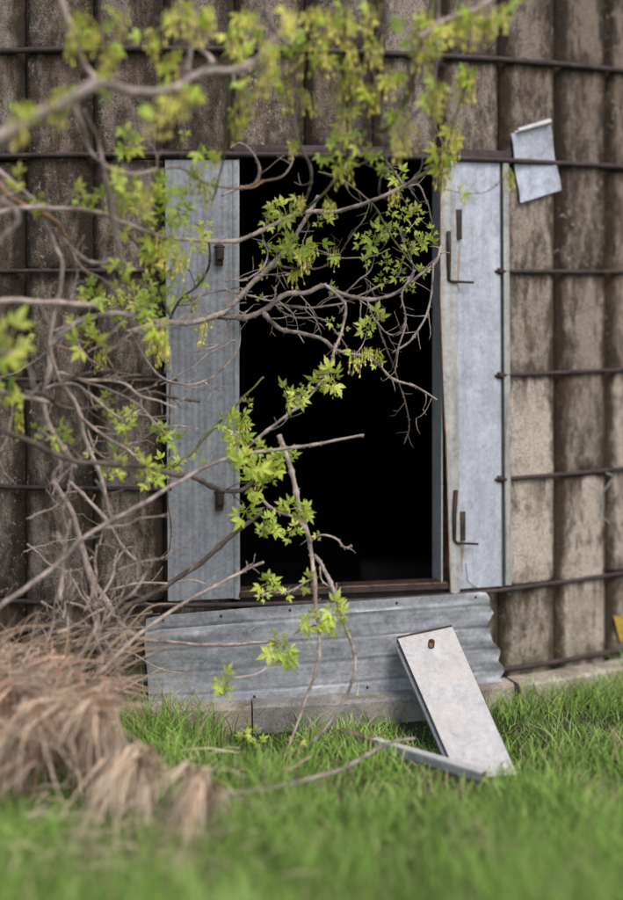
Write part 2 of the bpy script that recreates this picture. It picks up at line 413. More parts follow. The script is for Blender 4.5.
# hasp blocks on the left panel, with a plate
for py in (255, 500):
    p = W(219.5, py, .03); Mx = Matrix.Translation(p) @ Matrix.Rotation(th(219), 4, 'Z')
    m = MB(); m.box(-.018, .016, -.016, .008, -.045, .045, Mx); m.box(-.010, .020, -.028, -.016, -.02, .03, Mx); bevel(m.build('hasp', M_rust, jl), .003)
    m = MB(); m.tube([Mx @ Vector((-.024, -.014, .034)), Mx @ Vector((.024, -.014, .034))], .005, 7); m.build('hinge_pin', M_rust, jl)
# corner channel on the right: dark groove then pale flange
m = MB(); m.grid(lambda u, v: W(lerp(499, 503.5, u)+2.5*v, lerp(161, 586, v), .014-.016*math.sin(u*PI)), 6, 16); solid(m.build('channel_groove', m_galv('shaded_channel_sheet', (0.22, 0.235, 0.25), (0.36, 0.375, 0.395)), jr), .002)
m = MB(); m.grid(lambda u, v: W(lerp(503, 508.5, u)+2.5*v, lerp(163, 585, v), .030-.010*(u-.5)**2+.002*noise.noise(Vector((v*14, 0, 2)))), 5, 22); solid(m.build('corner_flange', m_galv('rusting_flange_sheet', (0.27, 0.275, 0.27), (0.50, 0.50, 0.48), rusty=.15), silo), .004)
M_inj = m_galv('slate_grey_jamb_steel', (0.36, 0.37, 0.385), (0.55, 0.56, 0.57))
# inner jamb returns
for t, s in ((th(440.5), 1), (th(238.5), -1)):
    m = MB(); m.grid(lambda u, v: Cy(t, lerp(DZ0-.02, DZ1, v), lerp(.016, -.085, u)+.001*noise.noise(Vector((u, v*8, 0)))), 3, 12)
    solid(m.build('inner_jamb', M_inj, silo), .006)
# flashing strip standing proud beside the opening, warped, hanging past the sill
Le = [(158, 444), (200, 440.5), (300, 440.5), (380, 443), (440, 446), (500, 448), (560, 449.5), (614, 451.5)]
Ri = [(158, 453.5), (200, 455.5), (300, 457.5), (450, 459), (560, 460), (600, 459.5), (614, 458)]
m = MB()
def fs_(u, v):
    py = lerp(158, 614, v); return W(lerp(interp(Le, py), interp(Ri, py), u), py-2*u, .034+.006*math.sin(u*PI)+.003*noise.noise(Vector((v*6, u, 5))))
m.grid(fs_, 6, 50); fsh = solid(m.build('flashing_strip', m_galv('pale_warm_flashing', (0.30, 0.30, 0.295), (0.56, 0.555, 0.54), rusty=.04), silo), .003)
m = MB(); m.tube([W(interp(Le, py)-.3, py, .034) for py in range(175, 614, 9)], [.0032+.0032*abs(noise.noise(Vector((py*.05, 1, 1)))) for py in range(175, 614, 9)], 6, rough=.25)
m.build('rusty_edge', M_rustb, fsh)
# lintel and sill
m = MB(); m.grid(lambda u, v: Cy(lerp(th(232), th(508), u), lerp(DZ1-.004, DZ1+.05, v), .016+.004*math.sin(v*PI)), 30, 3)
solid(m.build('lintel', M_hoop, silo), .012)
m = MB(); m.grid(lambda u, v: Cy(lerp(th(158), th(240), u), lerp(DZ1-.012, DZ1+.03, v), .014), 10, 3); solid(m.build('lintel_plate', M_rust, silo), .008)
SZ = [(238, 594.5), (300, 591.5), (445, 585.5)]
def szl(px, dy, off): return W(px, interp(SZ, px)+dy, off)
m = MB()
prof = [(-.05, -4.0), (.012, -4.0), (.022, -3), (.026, 1.0), (.012, 1.5), (.000, 12)]
m.grid(lambda u, v: szl(lerp(238.5, 446, u), prof[int(round(v*5))][1], 0)+ (Cy(th(lerp(238.5, 446, u)), 0, prof[int(round(v*5))][0])-Cy(th(lerp(238.5, 446, u)), 0, 0)), 24, 5)
sill = solid(m.build('sill_beam', m_rust('near_black_sill_iron', (0.014, 0.010, 0.009), (0.05, 0.032, 0.026)), silo, smooth=False), .01)
m = MB(); m.tube([szl(px, -3.6, .0)+(Cy(th(px), 0, .022)-Cy(th(px), 0, 0)) for px in range(240, 446, 6)], .004, 6, rough=.2); m.build('sill_edge', M_rustb, sill)
# latch irons on the right side
def latch(px, y0, y1, bar, pinx, piny, endx, tilt):
    m = MB(); Mx = Matrix.Translation(W(bar[0], (bar[1]+bar[2])/2, .026)) @ Matrix.Rotation(th(bar[0]), 4, 'Z')
    hh = (bar[2]-bar[1])/2*.00435; m.box(-.0135, .0135, -.010, .004, -hh, hh, Mx)
    b = bevel(m.build('latch_bar', M_rust, jr), .002)
    m = MB(); m.tube([W(px+tilt, y0, .052), W(px, (y0+y1)/2, .050), W(px, y1, .046), W(pinx, piny, .046), W(endx, piny+1, .05)], [.0095, .010, .008, .0065, .0055], 7)
    m.build('latch_rod', M_rust, jr)
latch(449, 231, 280, (458.5, 209, 240), 452, 281.5, 473.5, 0)
latch(454.5, 490, 540, (462, 511, 541), 457, 543, 478, 1.6)
for (x, y0, y1) in ((458.5, 241, 290), (462, 543, 572)):     # rust runs: thin scale left where the irons drip
    m = MB(); m.grid(lambda u, v: W(x+(u-.5)*4*(1-.7*v)+math.sin(v*7)*.3, lerp(y0, y1, v), .0196), 3, 10)
    m.build('rust_run', m_galv('rust_run', (0.34, 0.25, 0.17), (0.44, 0.38, 0.31)), jr)
m = MB(); m.tube([W(x, y, .024) for x, y in ((466, 563), (467, 575), (468, 581), (474, 586), (479, 589))], .0012, 5); m.build('thin_wire', M_rust, jr)

# corrugated apron under the doorway
TOPE = [(145, 619), (160, 615.5), (200, 612), (260, 607), (330, 603), (400, 598), (445, 595), (480, 592), (489, 593)]
BOTE = [(147, 709), (200, 707.5), (330, 697.5), (430, 688), (470, 685), (503, 682)]
REDGE = [(0, 486), (.05, 488.5), (.13, 490), (.22, 493.5), (.25, 491), (.36, 488), (.39, 490), (.45, 489), (.55, 494), (.58, 497), (.64, 499.5), (.76, 499), (.80, 502), (.88, 503.5), (.95, 501), (1, 503)]
LEDGE = [(0, 146), (.3, 144.5), (.6, 147.5), (1, 149)]
m = MB()
def ap(u, v):
    px = lerp(interp(LEDGE, v), interp(REDGE, v)+.8*math.sin(v*31), u)
    py = lerp(interp(TOPE, px), interp(BOTE, px), v)
    q = (v*4.2) % 1.0
    wv = .5+noise.noise(Vector((u*2.2, round(v*4.2-.5)*3.1, 4))); d = .0035*wv*math.exp(-((q-.5)/.06)**2)-.0035*(1-wv*.6)*math.exp(-((q-.62)/.045)**2)
    d += .018*noise.noise(Vector((u*4, v*2.2, 7)))+.003*noise.noise(Vector((u*22, v*9, 2)))
    d += .012*max(0, u-.93)/.07*(.5+.5*math.sin(v*26)) + .012*math.exp(-((u-.12)**2/.006+(v-.25)**2/.004))
    return W(px, py, .052+d)
m.grid(ap, 110, 60); apr = solid(m.build('apron_sheet', M_apron, silo), .0025)
apr['label'] = 'bowed corrugated grey metal sheet with a torn wavy end below the doorway'
for (u, v) in ((.05, .05), (.22, .06), (.42, .05), (.73, .05), (.96, .05), (.30, .93), (.62, .93), (.9, .93)):
    p = ap(u, v); m = MB(); d = (Cy(th(330), 0, 1)-Cy(th(330), 0, 0)); m.tube([p, p+d*.006], [.007, .004], 8); m.build('nail_head', M_rust, apr)

# ------------------------------------------------------------------ loose things by the wall
# sheet of metal tucked behind the hoop
scrap = empty('metal_scrap', W(536, 165, .02), 'small crumpled grey sheet of metal tucked behind the hoop on the silo wall', 'metal sheet')
m = MB()
def sc_(u, v):
    px = lerp(lerp(511, 549, u), lerp(520, 561, u), v); py = lerp(lerp(134, 121, u), lerp(203, 190, u), v)
    o = .010+.010*abs(v-.57)*2+.004*noise.noise(Vector((u*3, v*4, 9)))+.010*(u > .9)*(u-.9)*10*v
    return W(px+.8*math.sin(v*9), py, o)
m.grid(sc_, 24, 32); solid(m.build('sheet', M_jambR, scrap), .002)
m = MB()
def cr(u, v):
    a = v*PI*1.5; px = lerp(517, 549, u); py = lerp(131, 122, u); r = .016+.006*(u-.3)
    p = W(px, py, .028); return p+Vector((math.sin(a)*.008, -math.sin(a)*r, math.cos(a)*r*.8))
m.grid(cr, 12, 10); solid(m.build('rolled_edge', m_galv('rolled_edge_sheet', (.36, .36, .37), (.54, .52, .51)), scrap), .002)

# leaning clad board
def slab(TL, TR, BR, BL, t, f0=0, f1=1):
    n = (TR-TL).cross(BL-TL).normalized()
    if n.y > 0: n = -n
    return n, [TL, TR, BR, BL]
TLp, TRp = W(397.5, 638.5, .125), W(452, 626.5, .125)
BRp, BLp = P(517, 775, 5.17), P(458.5, 779, 5.15)
n, q = slab(TLp, TRp, BRp, BLp, .03)
board = empty('clad_board', (BLp+BRp)/2, 'pale metal-clad board leaning against the corrugated sheet with a rusty slot near its top', 'board')
m = MB()
def face(u, v, o=0.0):
    return (TLp.lerp(TRp, u)).lerp(BLp.lerp(BRp, u), v)+n*o
m.grid(lambda u, v: face(u, v, .0025*noise.noise(Vector((u*2, v*5, 3)))), 16, 30)
solid(m.build('metal_face', M_plank, board), .004)
def slabbox(u0, u1, v0, v1, o0, o1):
    m = MB(); c = [face(u, v, o) for o in (o0, o1) for (u, v) in ((u0, v0), (u1, v0), (u1, v1), (u0, v1))]
    m.add(c, [(0, 1, 2, 3), (4, 7, 6, 5), (0, 4, 5, 1), (1, 5, 6, 2), (2, 6, 7, 3), (3, 7, 4, 0)]); return m
bevel(slabbox(.004, .99, .003, .995, -.022, -.003).build('wood_core', M_wood, board, smooth=False), .003)
bevel(slabbox(-.05, .93, .02, .99, -.042, -.024).build('back_plate', M_trim, board, smooth=False), .003)
bevel(slabbox(-.004, 1.004, -.008, .004, -.026, .006).build('rusty_top_edge', M_rust, board, smooth=False), .002)
# slot in the face: rusty bolt in a recess ring
m = MB(); cpt = face(.52, .095, .004); ax = (face(.60, .04)-face(.44, .16)).normalized(); ax2 = n.cross(ax)
ring = []
for j in range(20):
    a = 2*PI*j/20; ring.append(cpt+ax*(math.cos(a)*.012+(.014 if math.cos(a) > 0 else -.014))+ax2*math.sin(a)*.011)
m.tube(ring+[ring[0]], .003, 6, cap=False); m.build('slot_rim', M_rust, board)
m = MB(); m.add([p-n*.001 for p in ring], [tuple(range(20))]); m.build('slot_hole', M_rustb, board, smooth=False)
m = MB(); m.tube([cpt+ax*.016-n*.001, cpt+ax*.016+n*.004], .009, 10); m.build('bolt', M_rust, board)

# metal-capped rail lying in the grass
A, B = P(338, 728, 5.50), P(482, 772, 5.06)
rail = empty('fallen_rail', (A+B)/2, 'narrow metal-capped wooden rail lying in the grass against the foot of the leaning board', 'rail')
d = (B-A).normalized(); sdir = Vector((0, 0, 1)).cross(d).normalized()
if sdir.y > 0: sdir = -sdir
up = d.cross(sdir); up = up if up.z > 0 else -up
def beam(s0, s1, w0, w1, h0, h1, taper=1.0):
    L = (B-A).length; m = MB(); c = []
    for s, kk in ((s0, taper), (s1, 1.0)):
        for (w_, h_) in ((w0, h0), (w1, h0), (w1, h1), (w0, h1)): c.append(A+d*L*s+sdir*w_*kk+up*h_)
    m.add(c, [(0, 1, 2, 3), (7, 6, 5, 4), (0, 4, 5, 1), (1, 5, 6, 2), (2, 6, 7, 3), (3, 7, 4, 0)]); return m
bevel(beam(0, 1, -.035, .006, -.085, -.003).build('wood_rail', M_wood, rail, smooth=False), .003)
bevel(beam(.26, 1.0, -.038, .010, -.003, .002, .6).build('metal_cap', M_plank, rail, smooth=False), .001)
bevel(beam(.30, 1.0, .007, .011, -.035, -.003).build('cap_flange', M_trim, rail, smooth=False), .001)

# block inside the doorway, wire and yellow patch on the wall
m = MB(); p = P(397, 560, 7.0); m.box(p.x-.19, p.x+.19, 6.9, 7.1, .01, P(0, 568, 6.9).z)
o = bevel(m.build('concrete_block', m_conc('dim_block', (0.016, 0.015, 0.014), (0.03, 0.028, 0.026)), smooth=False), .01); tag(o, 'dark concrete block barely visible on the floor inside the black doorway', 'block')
m = MB(); m.tube([W(x, y, o_) for x, y, o_ in ((606, 473, .03), (612, 475, .035), (613, 478, .03), (608, 485, .02), (603, 492, .01), (603, 505, .006), (600, 516, .01), (606, 520, .02), (612, 526, .024))], .0032, 6)
tag(m.build('loose_wire', M_trim), 'thin bent grey wire hanging from the hoop on the silo wall', 'wire')
m = MB(); m.grid(lambda u, v: W(lerp(613.5+6*v, 627, u), lerp(615, 640, v)+2*math.sin(u*5), .006+.006*math.sin(u*4+v*3)), 8, 8)
o = solid(m.build('yellow_patch', m_plain('yellow_patch_colour', (0.38, 0.26, 0.04), .8)), .002); tag(o, 'small yellow patch low on the silo wall beside a stave joint', 'patch')  # yellow patch on the wall, made up as a thin raised sheet

# ------------------------------------------------------------------ branches and leaves
SAMP = []        # (px, py, world point, branch object, tree)
def cat(pts, n=8):
    out = []
    for i in range(len(pts)-1):
        p0, p1, p2, p3 = pts[max(i-1, 0)], pts[i], pts[i+1], pts[min(i+2, len(pts)-1)]
        for j in range(n):
            t = j/n; out.append(.5*((2*p1)+(p2-p0)*t+(2*p0-5*p1+4*p2-p3)*t*t+(3*p1-p0-3*p2+p3)*t**3))
    out.append(pts[-1]); return out
def proj(p): return 311.5+p.x*F/p.y, HOR+(EYE-p.z)*F/p.y
rb = random.Random(11)
def twiglet(m, p, t, L, r, depth=0, sgn=None):
    """a small crooked side shoot with buds"""
    s = sgn if sgn else rb.choice((-1, 1)); a = s*rb.uniform(.5, 1.15)
    view = Vector((0, -1, 0)); dr = (t*math.cos(a)+view.cross(t)*math.sin(a)+Vector((0, rb.uniform(-.5, .35), 0))).normalized()
    pts = [p]; n = max(3, int(L/.022)); q = p.copy(); bend = rb.uniform(-.22, .22)
    for j in range(n):
        dr = (dr+view.cross(dr)*(bend+rb.uniform(-.2, .2))+Vector((0, rb.uniform(-.1, .1), .03))).normalized()
        q = q+dr*L/n; pts.append(q.copy())
        if depth == 0 and j > 0 and rb.random() < .28 and L > .06: twiglet(m, q.copy(), dr, L*rb.uniform(.3, .6), r*.6, 1)
    m.tube(pts, [lerp(r, max(.0009, r*.45), j/n) for j in range(n+1)], 5)
def branch(tree, pts, Y, r, mat=None, tw=3, tl=(.04, .14), name='branch', parent=None, wob=.010):
    """pts in photograph pixels, Y distance at start and end (or list), r radius in pixels"""
    n = len(pts); Ys = Y if isinstance(Y, list) else [lerp(Y[0], Y[1], i/(n-1)) for i in range(n)]
    ps = [P(x, y, Ys[i]+(rb.uniform(-.03, .03) if 0 < i < n-1 else 0)) for i, (x, y) in enumerate(pts)]
    cp = cat(ps, 7); N = len(cp)
    cp = [p+Vector((noise.noise(p*14), 0, noise.noise(p*14+Vector((5, 5, 5)))))*wob*.45 if 0 < i < N-1 else p for i, p in enumerate(cp)]
    rr = [lerp(r[0], r[1], i/(N-1))*.0033*(1+.22*noise.noise(cp[i]*30)) for i in range(N)]
    for i in range(3, N-2):
        if rb.random() < .10: rr[i] *= 1.35
    m = MB(); m.tube(cp, rr, 8, rough=.06)
    for _ in range(tw):
        i = rb.randrange(2, N-1); t = (cp[min(i+1, N-1)]-cp[i-1]).normalized()
        twiglet(m, cp[i], t, rb.uniform(*tl), min(rr[i]*.55, .0034))
    for _ in range(int(N*.30)):                       # buds and leaf scars
        i = rb.randrange(1, N-1); t = (cp[i+1]-cp[i-1]).normalized(); s = rb.choice((-1, 1))
        dr = (Vector((0, -1, 0)).cross(t)*s+t*.8+Vector((0, -.3, 0))).normalized()
        m.tube([cp[i], cp[i]+dr*(rr[i]+.004), cp[i]+dr*(rr[i]+.008)], [.0022, .002, .0008], 5)
    o = m.build(name, mat or M_bark, parent or tree)
    for p in cp: SAMP.append((*proj(p), p, o, tree))
    return o

tA = empty('young_maple_tree', P(100, 700, 5.45)*1.0, 'tangled young tree with crooked stems beside the doorway and limbs reaching across it', 'tree')
tB = empty('overhanging_maple_tree', Vector((-1.95, 4.75, G)), 'larger tree rooted out of view whose blurred limbs hang over the top of the doorway', 'tree')
tC = empty('leafy_cane_shrub', P(290, 745, 5.35), 'slender arching canes with fresh leaf tufts growing up in front of the door sill', 'shrub')

# A: stems left of the door
branch(tA, [(95, 705), (100, 660), (97, 620), (93, 588), (83, 552), (72, 512), (60, 492), (52, 481)], (5.45, 5.30), (3.9, 2.8), M_barkp, tw=5, name='stem')
branch(tA, [(128, 650), (118, 625), (108, 604), (92, 577), (80, 540), (66, 505), (54, 480), (60, 468), (76, 461)], (5.45, 5.3), (4.2, 2.6), M_barkp, tw=5, name='stem')
branch(tA, [(135, 560), (122, 545), (108, 523), (88, 500), (70, 482)], (5.4, 5.3), (2.2, 2.0), M_barkp, tw=3)
branch(tA, [(112, 520), (98, 470), (85, 440), (78, 408), (60, 378), (50, 350), (53, 318), (60, 290), (62, 262), (55, 245), (46, 224), (36, 203), (16, 184), (-14, 160)], (5.35, 4.95), (2.6, 2.2), M_barkp, tw=6, name='stem')
branch(tA, [(76, 468), (58, 440), (47, 418), (44, 398), (50, 370), (49, 345)], (5.3, 5.2), (3.2, 3.0), M_barkp, tw=3, name='stem')
branch(tA, [(95, 610), (84, 590), (82, 570), (92, 556)], (5.4, 5.45), (2.0, 1.0), tw=3)
branch(tA, [(92, 640), (98, 610), (112, 570), (125, 550), (137, 548)], (5.4, 5.3), (1.6, .8), tw=6)
branch(tA, [(90, 655), (105, 625), (120, 600), (132, 570), (137, 560)], (5.35, 5.3), (1.8, .8), tw=6)
branch(tA, [(60, 600), (64, 560), (66, 540), (70, 520)], (5.1, 5.1), (2.0, 1.0), M_barkp, tw=3)
# A: canes crossing low
branch(tA, [(-14, 616), (30, 585), (62, 560), (80, 541), (100, 527), (140, 505), (180, 481), (215, 463), (250, 453), (290, 448), (330, 441), (364, 435)], (4.95, 5.5), (3.0, 1.6), M_bark, tw=4, tl=(.02, .05))
branch(tA, [(98, 655), (108, 634), (118, 615), (132, 604), (160, 589), (200, 563), (232, 535), (263, 512)], (5.35, 5.45), (4.2, 2.6), M_barkd, tw=2)
branch(tA, [(92, 680), (130, 643), (150, 626), (185, 602), (215, 586), (240, 573), (264, 562)], (5.2, 5.4), (2.4, 1.5), M_barkp, tw=7, tl=(.03, .08))
branch(tA, [(118, 622), (140, 638), (170, 641), (205, 645), (240, 644), (274, 641)], (5.35, 5.5), (2.2, 1.9), tw=1)
branch(tA, [(110, 590), (140, 583), (170, 583), (190, 580), (206, 584)], (5.4, 5.45), (1.4, .9), M_barkp, tw=4)
branch(tA, [(-10, 426), (20, 437), (50, 452), (75, 461), (110, 464), (145, 466), (172, 474), (195, 478), (217, 489), (240, 490), (257, 479)], (4.95, 5.5), (3.4, 2.6), M_barkd, tw=6)
branch(tA, [(172, 467), (192, 453), (207, 436), (237, 404), (264, 377)], (5.45, 5.5), (2.0, 1.1), M_barkg, tw=3)
branch(tA, [(232, 462), (251, 444), (281, 420), (306, 400), (325, 378), (333, 360), (335, 343)], (5.45, 5.55), (2.0, 1.2), M_bark, tw=3)
branch(tA, [(50, 388), (70, 378), (92, 372), (118, 370), (128, 372)], (5.15, 5.3), (1.6, 1.4), M_barkd, tw=2)
branch(tA, [(24, 392), (45, 395), (60, 406), (80, 409), (108, 405), (150, 392), (172, 397), (200, 402)], (5.1, 5.5), (2.6, 1.6), M_barkd, tw=6)
branch(tA, [(46, 388), (70, 383), (88, 392), (110, 411), (125, 419), (142, 410), (158, 428)], (5.2, 5.35), (1.8, 1.2), M_barkp, tw=5)
branch(tA, [(60, 372), (85, 380), (120, 382), (140, 395), (162, 402), (176, 408)], (5.2, 5.35), (1.7, 1.0), M_barkp, tw=6)
branch(tA, [(80, 380), (115, 392), (140, 406), (162, 430), (172, 440)], (5.25, 5.4), (1.2, 1.0), M_barkp, tw=4)
branch(tA, [(82, 418), (110, 440), (128, 450), (145, 470), (150, 490)], (5.3, 5.4), (2.0, 1.2), M_barkp, tw=4)
branch(tA, [(88, 430), (95, 450), (110, 458), (120, 435)], (5.3, 5.35), (1.2, .8), tw=2)
branch(tA, [(95, 480), (108, 500), (112, 515), (103, 530), (100, 545)], (5.35, 5.35), (1.6, 1.0), tw=4)
branch(tA, [(170, 380), (169, 420), (170, 460), (168, 500), (171, 535), (166, 560)], (5.6, 5.6), (1.4, 1.0), M_wood, tw=3, tl=(.02, .07))
branch(tA, [(128, 330), (140, 350), (160, 376), (188, 385), (215, 375), (238, 350), (240, 325)], (5.4, 5.55), (1.8, .9), M_bark, tw=5)
branch(tA, [(160, 385), (185, 372), (212, 352), (235, 340)], (5.45, 5.5), (1.2, .8), tw=3)
branch(tA, [(0, 392), (22, 396), (48, 402)], (4.9, 5.1), (2.4, 2.2), tw=1)
rw = random.Random(47)
for _ in range(20):
    x, y = rw.uniform(-10, 130), rw.uniform(300, 600); a = rw.gauss(.3, 1.0); L = rw.uniform(35, 110); q_ = [(x, y)]
    for j in range(5):
        a += rw.uniform(-.5, .5); x += math.cos(a)*L/5; y -= math.sin(a)*L/5; q_.append((x, y))
    Y = rw.uniform(5.05, 5.5); branch(tA, q_, (Y, Y+rw.uniform(-.1, .1)), (rw.uniform(.7, 1.2), .5), rw.choice((M_barkp, M_barkp, M_bark)), tw=rw.randint(1, 4), tl=(.03, .09), name='twig')
# A: fine tangle at the foot
rq = random.Random(31)
for _ in range(26):
    x, y = rq.uniform(40, 125), rq.uniform(590, 690); a = rq.gauss(.7, .75); L = rq.uniform(30, 95); q_ = [(x, y)]
    for j in range(4):
        a += rq.uniform(-.4, .4); x += math.cos(a)*L/4; y -= math.sin(a)*L/4; q_.append((x, y))
    Y = rq.uniform(5.1, 5.45); branch(tA, q_, (Y, Y+rq.uniform(-.1, .1)), (rq.uniform(1.0, 2.2), .7), rq.choice((M_barkp, M_bark, M_barkp)), tw=rq.randint(1, 4), tl=(.03, .09), name='twig')
# A: limbs across the doorway
lim = dict(tw=5)
branch(tA, [(51, 345), (66, 330), (88, 318), (120, 314), (150, 321), (165, 322), (190, 323), (214, 316), (230, 307), (251, 285), (275, 261), (294, 238), (307, 217), (318, 196)], (5.2, 5.6), (4.2, 2.5), M_bark, tw=8)
branch(tA, [(214, 316), (232, 317), (248, 317), (264, 310), (286, 294), (307, 293), (324, 286), (345, 295), (366, 299), (392, 295), (419, 276), (436, 261), (441, 246)], (5.5, 5.65), (4.0, 1.6), M_bark, tw=10)
branch(tA, [(262, 309), (268, 318), (281, 329), (300, 333), (321, 339), (341, 352), (372, 359), (392, 379), (415, 386), (437, 400)], (5.55, 5.6), (3.0, 1.4), M_bark, tw=8)
branch(tA, [(272, 303), (294, 307), (311, 308), (341, 304), (366, 292), (395, 278), (402, 262)], (5.6, 5.6), (1.8, 1.0), tw=7)
branch(tA, [(277, 308), (297, 318), (324, 320), (342, 340), (352, 356)], (5.6, 5.6), (1.2, .8), tw=5)
branch(tA, [(363, 276), (375, 298), (378, 325), (388, 352), (398, 380), (405, 402), (409, 425), (404, 444)], (5.6, 5.65), (1.5, .9), M_barkd, tw=9, tl=(.03, .08))
branch(tA, [(324, 284), (345, 304), (342, 329), (334, 352), (328, 372), (318, 386)], (5.55, 5.5), (2.0, 1.3), M_barkp, tw=6, tl=(.02, .07))
branch(tA, [(417, 268), (402, 292), (406, 318), (398, 349), (395, 374)], (5.6, 5.6), (1.5, .8), M_bark, tw=7, tl=(.02, .08))
branch(tA, [(433, 262), (430, 305), (412, 339), (392, 353)], (5.6, 5.6), (1.5, 1.3), M_bark, tw=6)
branch(tA, [(262, 262), (290, 268), (318, 268), (336, 258), (352, 235), (366, 216)], (5.5, 5.6), (1.3, .8), M_barkd, tw=5)
branch(tA, [(262, 232), (267, 245), (290, 254), (312, 249), (341, 258), (372, 256), (390, 249)], (5.5, 5.6), (1.0, .8), M_barkp, tw=5)
branch(tA, [(230, 280), (246, 280), (262, 268), (268, 252), (262, 240)], (5.45, 5.5), (1.3, .8), M_barkp, tw=4)
branch(tA, [(226, 290), (250, 296), (272, 300), (276, 286)], (5.5, 5.5), (1.2, .8), M_barkp, tw=6, tl=(.03, .08))
branch(tA, [(190, 300), (215, 292), (240, 288), (246, 300)], (5.5, 5.5), (1.2, .8), M_bark, tw=6, tl=(.03, .08))
branch(tA, [(232, 317), (222, 340), (205, 350), (188, 352)], (5.5, 5.5), (1.0, .7), M_barkp, tw=2)
branch(tA, [(400, 290), (414, 272), (405, 245), (398, 225)], (5.6, 5.6), (1.2, .8), M_bark, tw=7)
branch(tA, [(345, 295), (358, 280), (372, 268), (376, 240)], (5.6, 5.6), (1.2, .8), M_bark, tw=7)
branch(tA, [(366, 299), (375, 320), (390, 335), (402, 330)], (5.6, 5.6), (1.2, .8), M_bark, tw=6)
branch(tA, [(170, 320), (180, 300), (200, 283), (210, 262), (208, 240), (198, 225)], (5.45, 5.4), (1.8, 1.2), M_barkd, tw=3)
branch(tA, [(172, 318), (163, 300), (150, 270), (138, 245), (118, 226)], (5.4, 5.2), (1.6, 1.2), M_barkg, tw=2)
branch(tA, [(150, 322), (158, 340), (170, 352), (168, 372)], (5.4, 5.4), (1.6, 1.0), M_bark, tw=4)
# orange peeling shoot
branch(tA, [(-12, 172), (12, 198), (35, 210), (55, 221), (64, 236), (74, 256), (86, 270), (105, 281), (118, 300), (128, 320)], (4.95, 5.35), (3.2, 1.0), M_barko, tw=3)
branch(tA, [(55, 230), (72, 248), (90, 262), (108, 262), (119, 256), (119, 240), (115, 215), (114, 190), (112, 165)], (5.1, 5.1), (1.8, 2.0), M_bark, tw=2)
branch(tA, [(119, 250), (124, 262), (137, 270)], (5.1, 5.15), (2.2, 1.2), M_barkp, tw=0)
branch(tA, [(50, 345), (70, 350), (90, 360), (110, 370), (131, 375)], (5.2, 5.35), (1.8, .8), M_barko, tw=2)
branch(tA, [(96, 345), (108, 335), (120, 322)], (5.3, 5.35), (1.2, 1.2), M_barko, tw=1)

# B: trunk out of view and limbs
branch(tB, [(-185, 770), (-190, 560), (-182, 380), (-175, 200), (-150, 0), (-140, -160)], (4.75, 4.75), (17, 11), tw=0, name='trunk')
branch(tB, [(-178, 300), (-90, 190), (0, 138), (40, 116), (80, 94), (96, 82)], (4.3, 4.35), (8, 6), M_bark, tw=2, name='limb')
branch(tB, [(88, 90), (104, 83), (122, 89), (150, 92), (176, 87), (200, 73), (235, 70), (262, 55), (280, 30)], (4.35, 4.75), (4.6, 3.0), M_bark, tw=3)
branch(tB, [(-178, 310), (-60, 240), (0, 212), (40, 208), (90, 211), (130, 225), (160, 236), (200, 240), (235, 241), (266, 228), (300, 213), (330, 212), (360, 205), (380, 197), (402, 187), (426, 172), (441, 152), (452, 128), (462, 98), (468, 78)],
       [4.75, 4.85, 4.95, 5.0, 5.05, 5.15, 5.2, 5.3, 5.4, 5.45, 5.5, 5.5, 5.45, 5.4, 5.4, 5.35, 5.3, 5.25, 5.15, 5.1], (3.0, 1.8), M_barkp, tw=10)
branch(tB, [(-178, 420), (-80, 320), (0, 301), (40, 302), (80, 304), (98, 306)], (4.75, 5.1), (3.8, 3.0), M_barkp, tw=1)
branch(tB, [(-170, 120), (-60, 20), (30, -40), (180, -60), (330, -55), (470, -30), (620, -20)], (4.75, 4.9), (10, 5), M_bark, tw=0, name='limb')
branch(tB, [(52, -45), (62, 0), (72, 30), (82, 58), (92, 74), (98, 84)], (4.7, 4.7), (3.0, 2.6), M_barkp, tw=1)
branch(tB, [(70, 98), (82, 122), (88, 145), (98, 160), (116, 171), (138, 174), (158, 168)], (4.8, 5.0), (2.2, 1.5), M_barkp, tw=1)
branch(tB, [(84, 110), (98, 140), (103, 165), (108, 195), (112, 220), (119, 250)], (4.8, 5.1), (1.8, 2.2), M_bark, tw=2)
branch(tB, [(108, 172), (150, 172), (180, 168), (210, 185), (250, 188), (262, 182), (283, 176), (293, 160), (290, 146)], (5.1, 5.4), (1.3, 1.2), M_barko, tw=1)
branch(tB, [(222, 196), (240, 188), (256, 182), (260, 168), (250, 150), (240, 143), (230, 148)], (5.35, 5.35), (1.5, 1.0), M_barkp, tw=2)
branch(tB, [(178, -50), (180, 0), (184, 28), (190, 50), (188, 72)], (4.8, 4.8), (2.4, 1.8), M_barkp, tw=1)
branch(tB, [(200, 72), (212, 62), (200, 50), (190, 40)], (4.85, 4.8), (3.4, 2.0), M_barkp, tw=1)
branch(tB, [(225, 60), (228, 100), (226, 140), (220, 175), (212, 205)], (4.9, 5.2), (1.4, .9), M_barkg, tw=2)
branch(tB, [(348, -52), (345, 20), (340, 50), (345, 85), (348, 110), (348, 150), (341, 172), (322, 195), (306, 209), (300, 216)], (4.85, 5.45), (1.8, 1.5), M_barkg, tw=3)
branch(tB, [(366, -50), (364, 20), (368, 56), (381, 101), (386, 127), (386, 150), (388, 176)], (4.85, 5.2), (2.2, 1.4), M_bark, tw=3)
branch(tB, [(440, -38), (430, 17), (420, 46), (415, 70), (404, 101), (388, 127), (380, 132)], (4.85, 5.1), (2.0, 2.8), M_barkg, tw=2)
branch(tB, [(520, -25), (480, 8), (461, 14), (438, 24), (420, 38)], (4.85, 4.8), (3.4, 2.6), M_barkp, tw=1)
branch(tB, [(437, -38), (438, 30), (436, 70), (428, 100), (410, 120), (395, 140)], (4.85, 5.0), (1.6, 1.2), M_bark, tw=3)
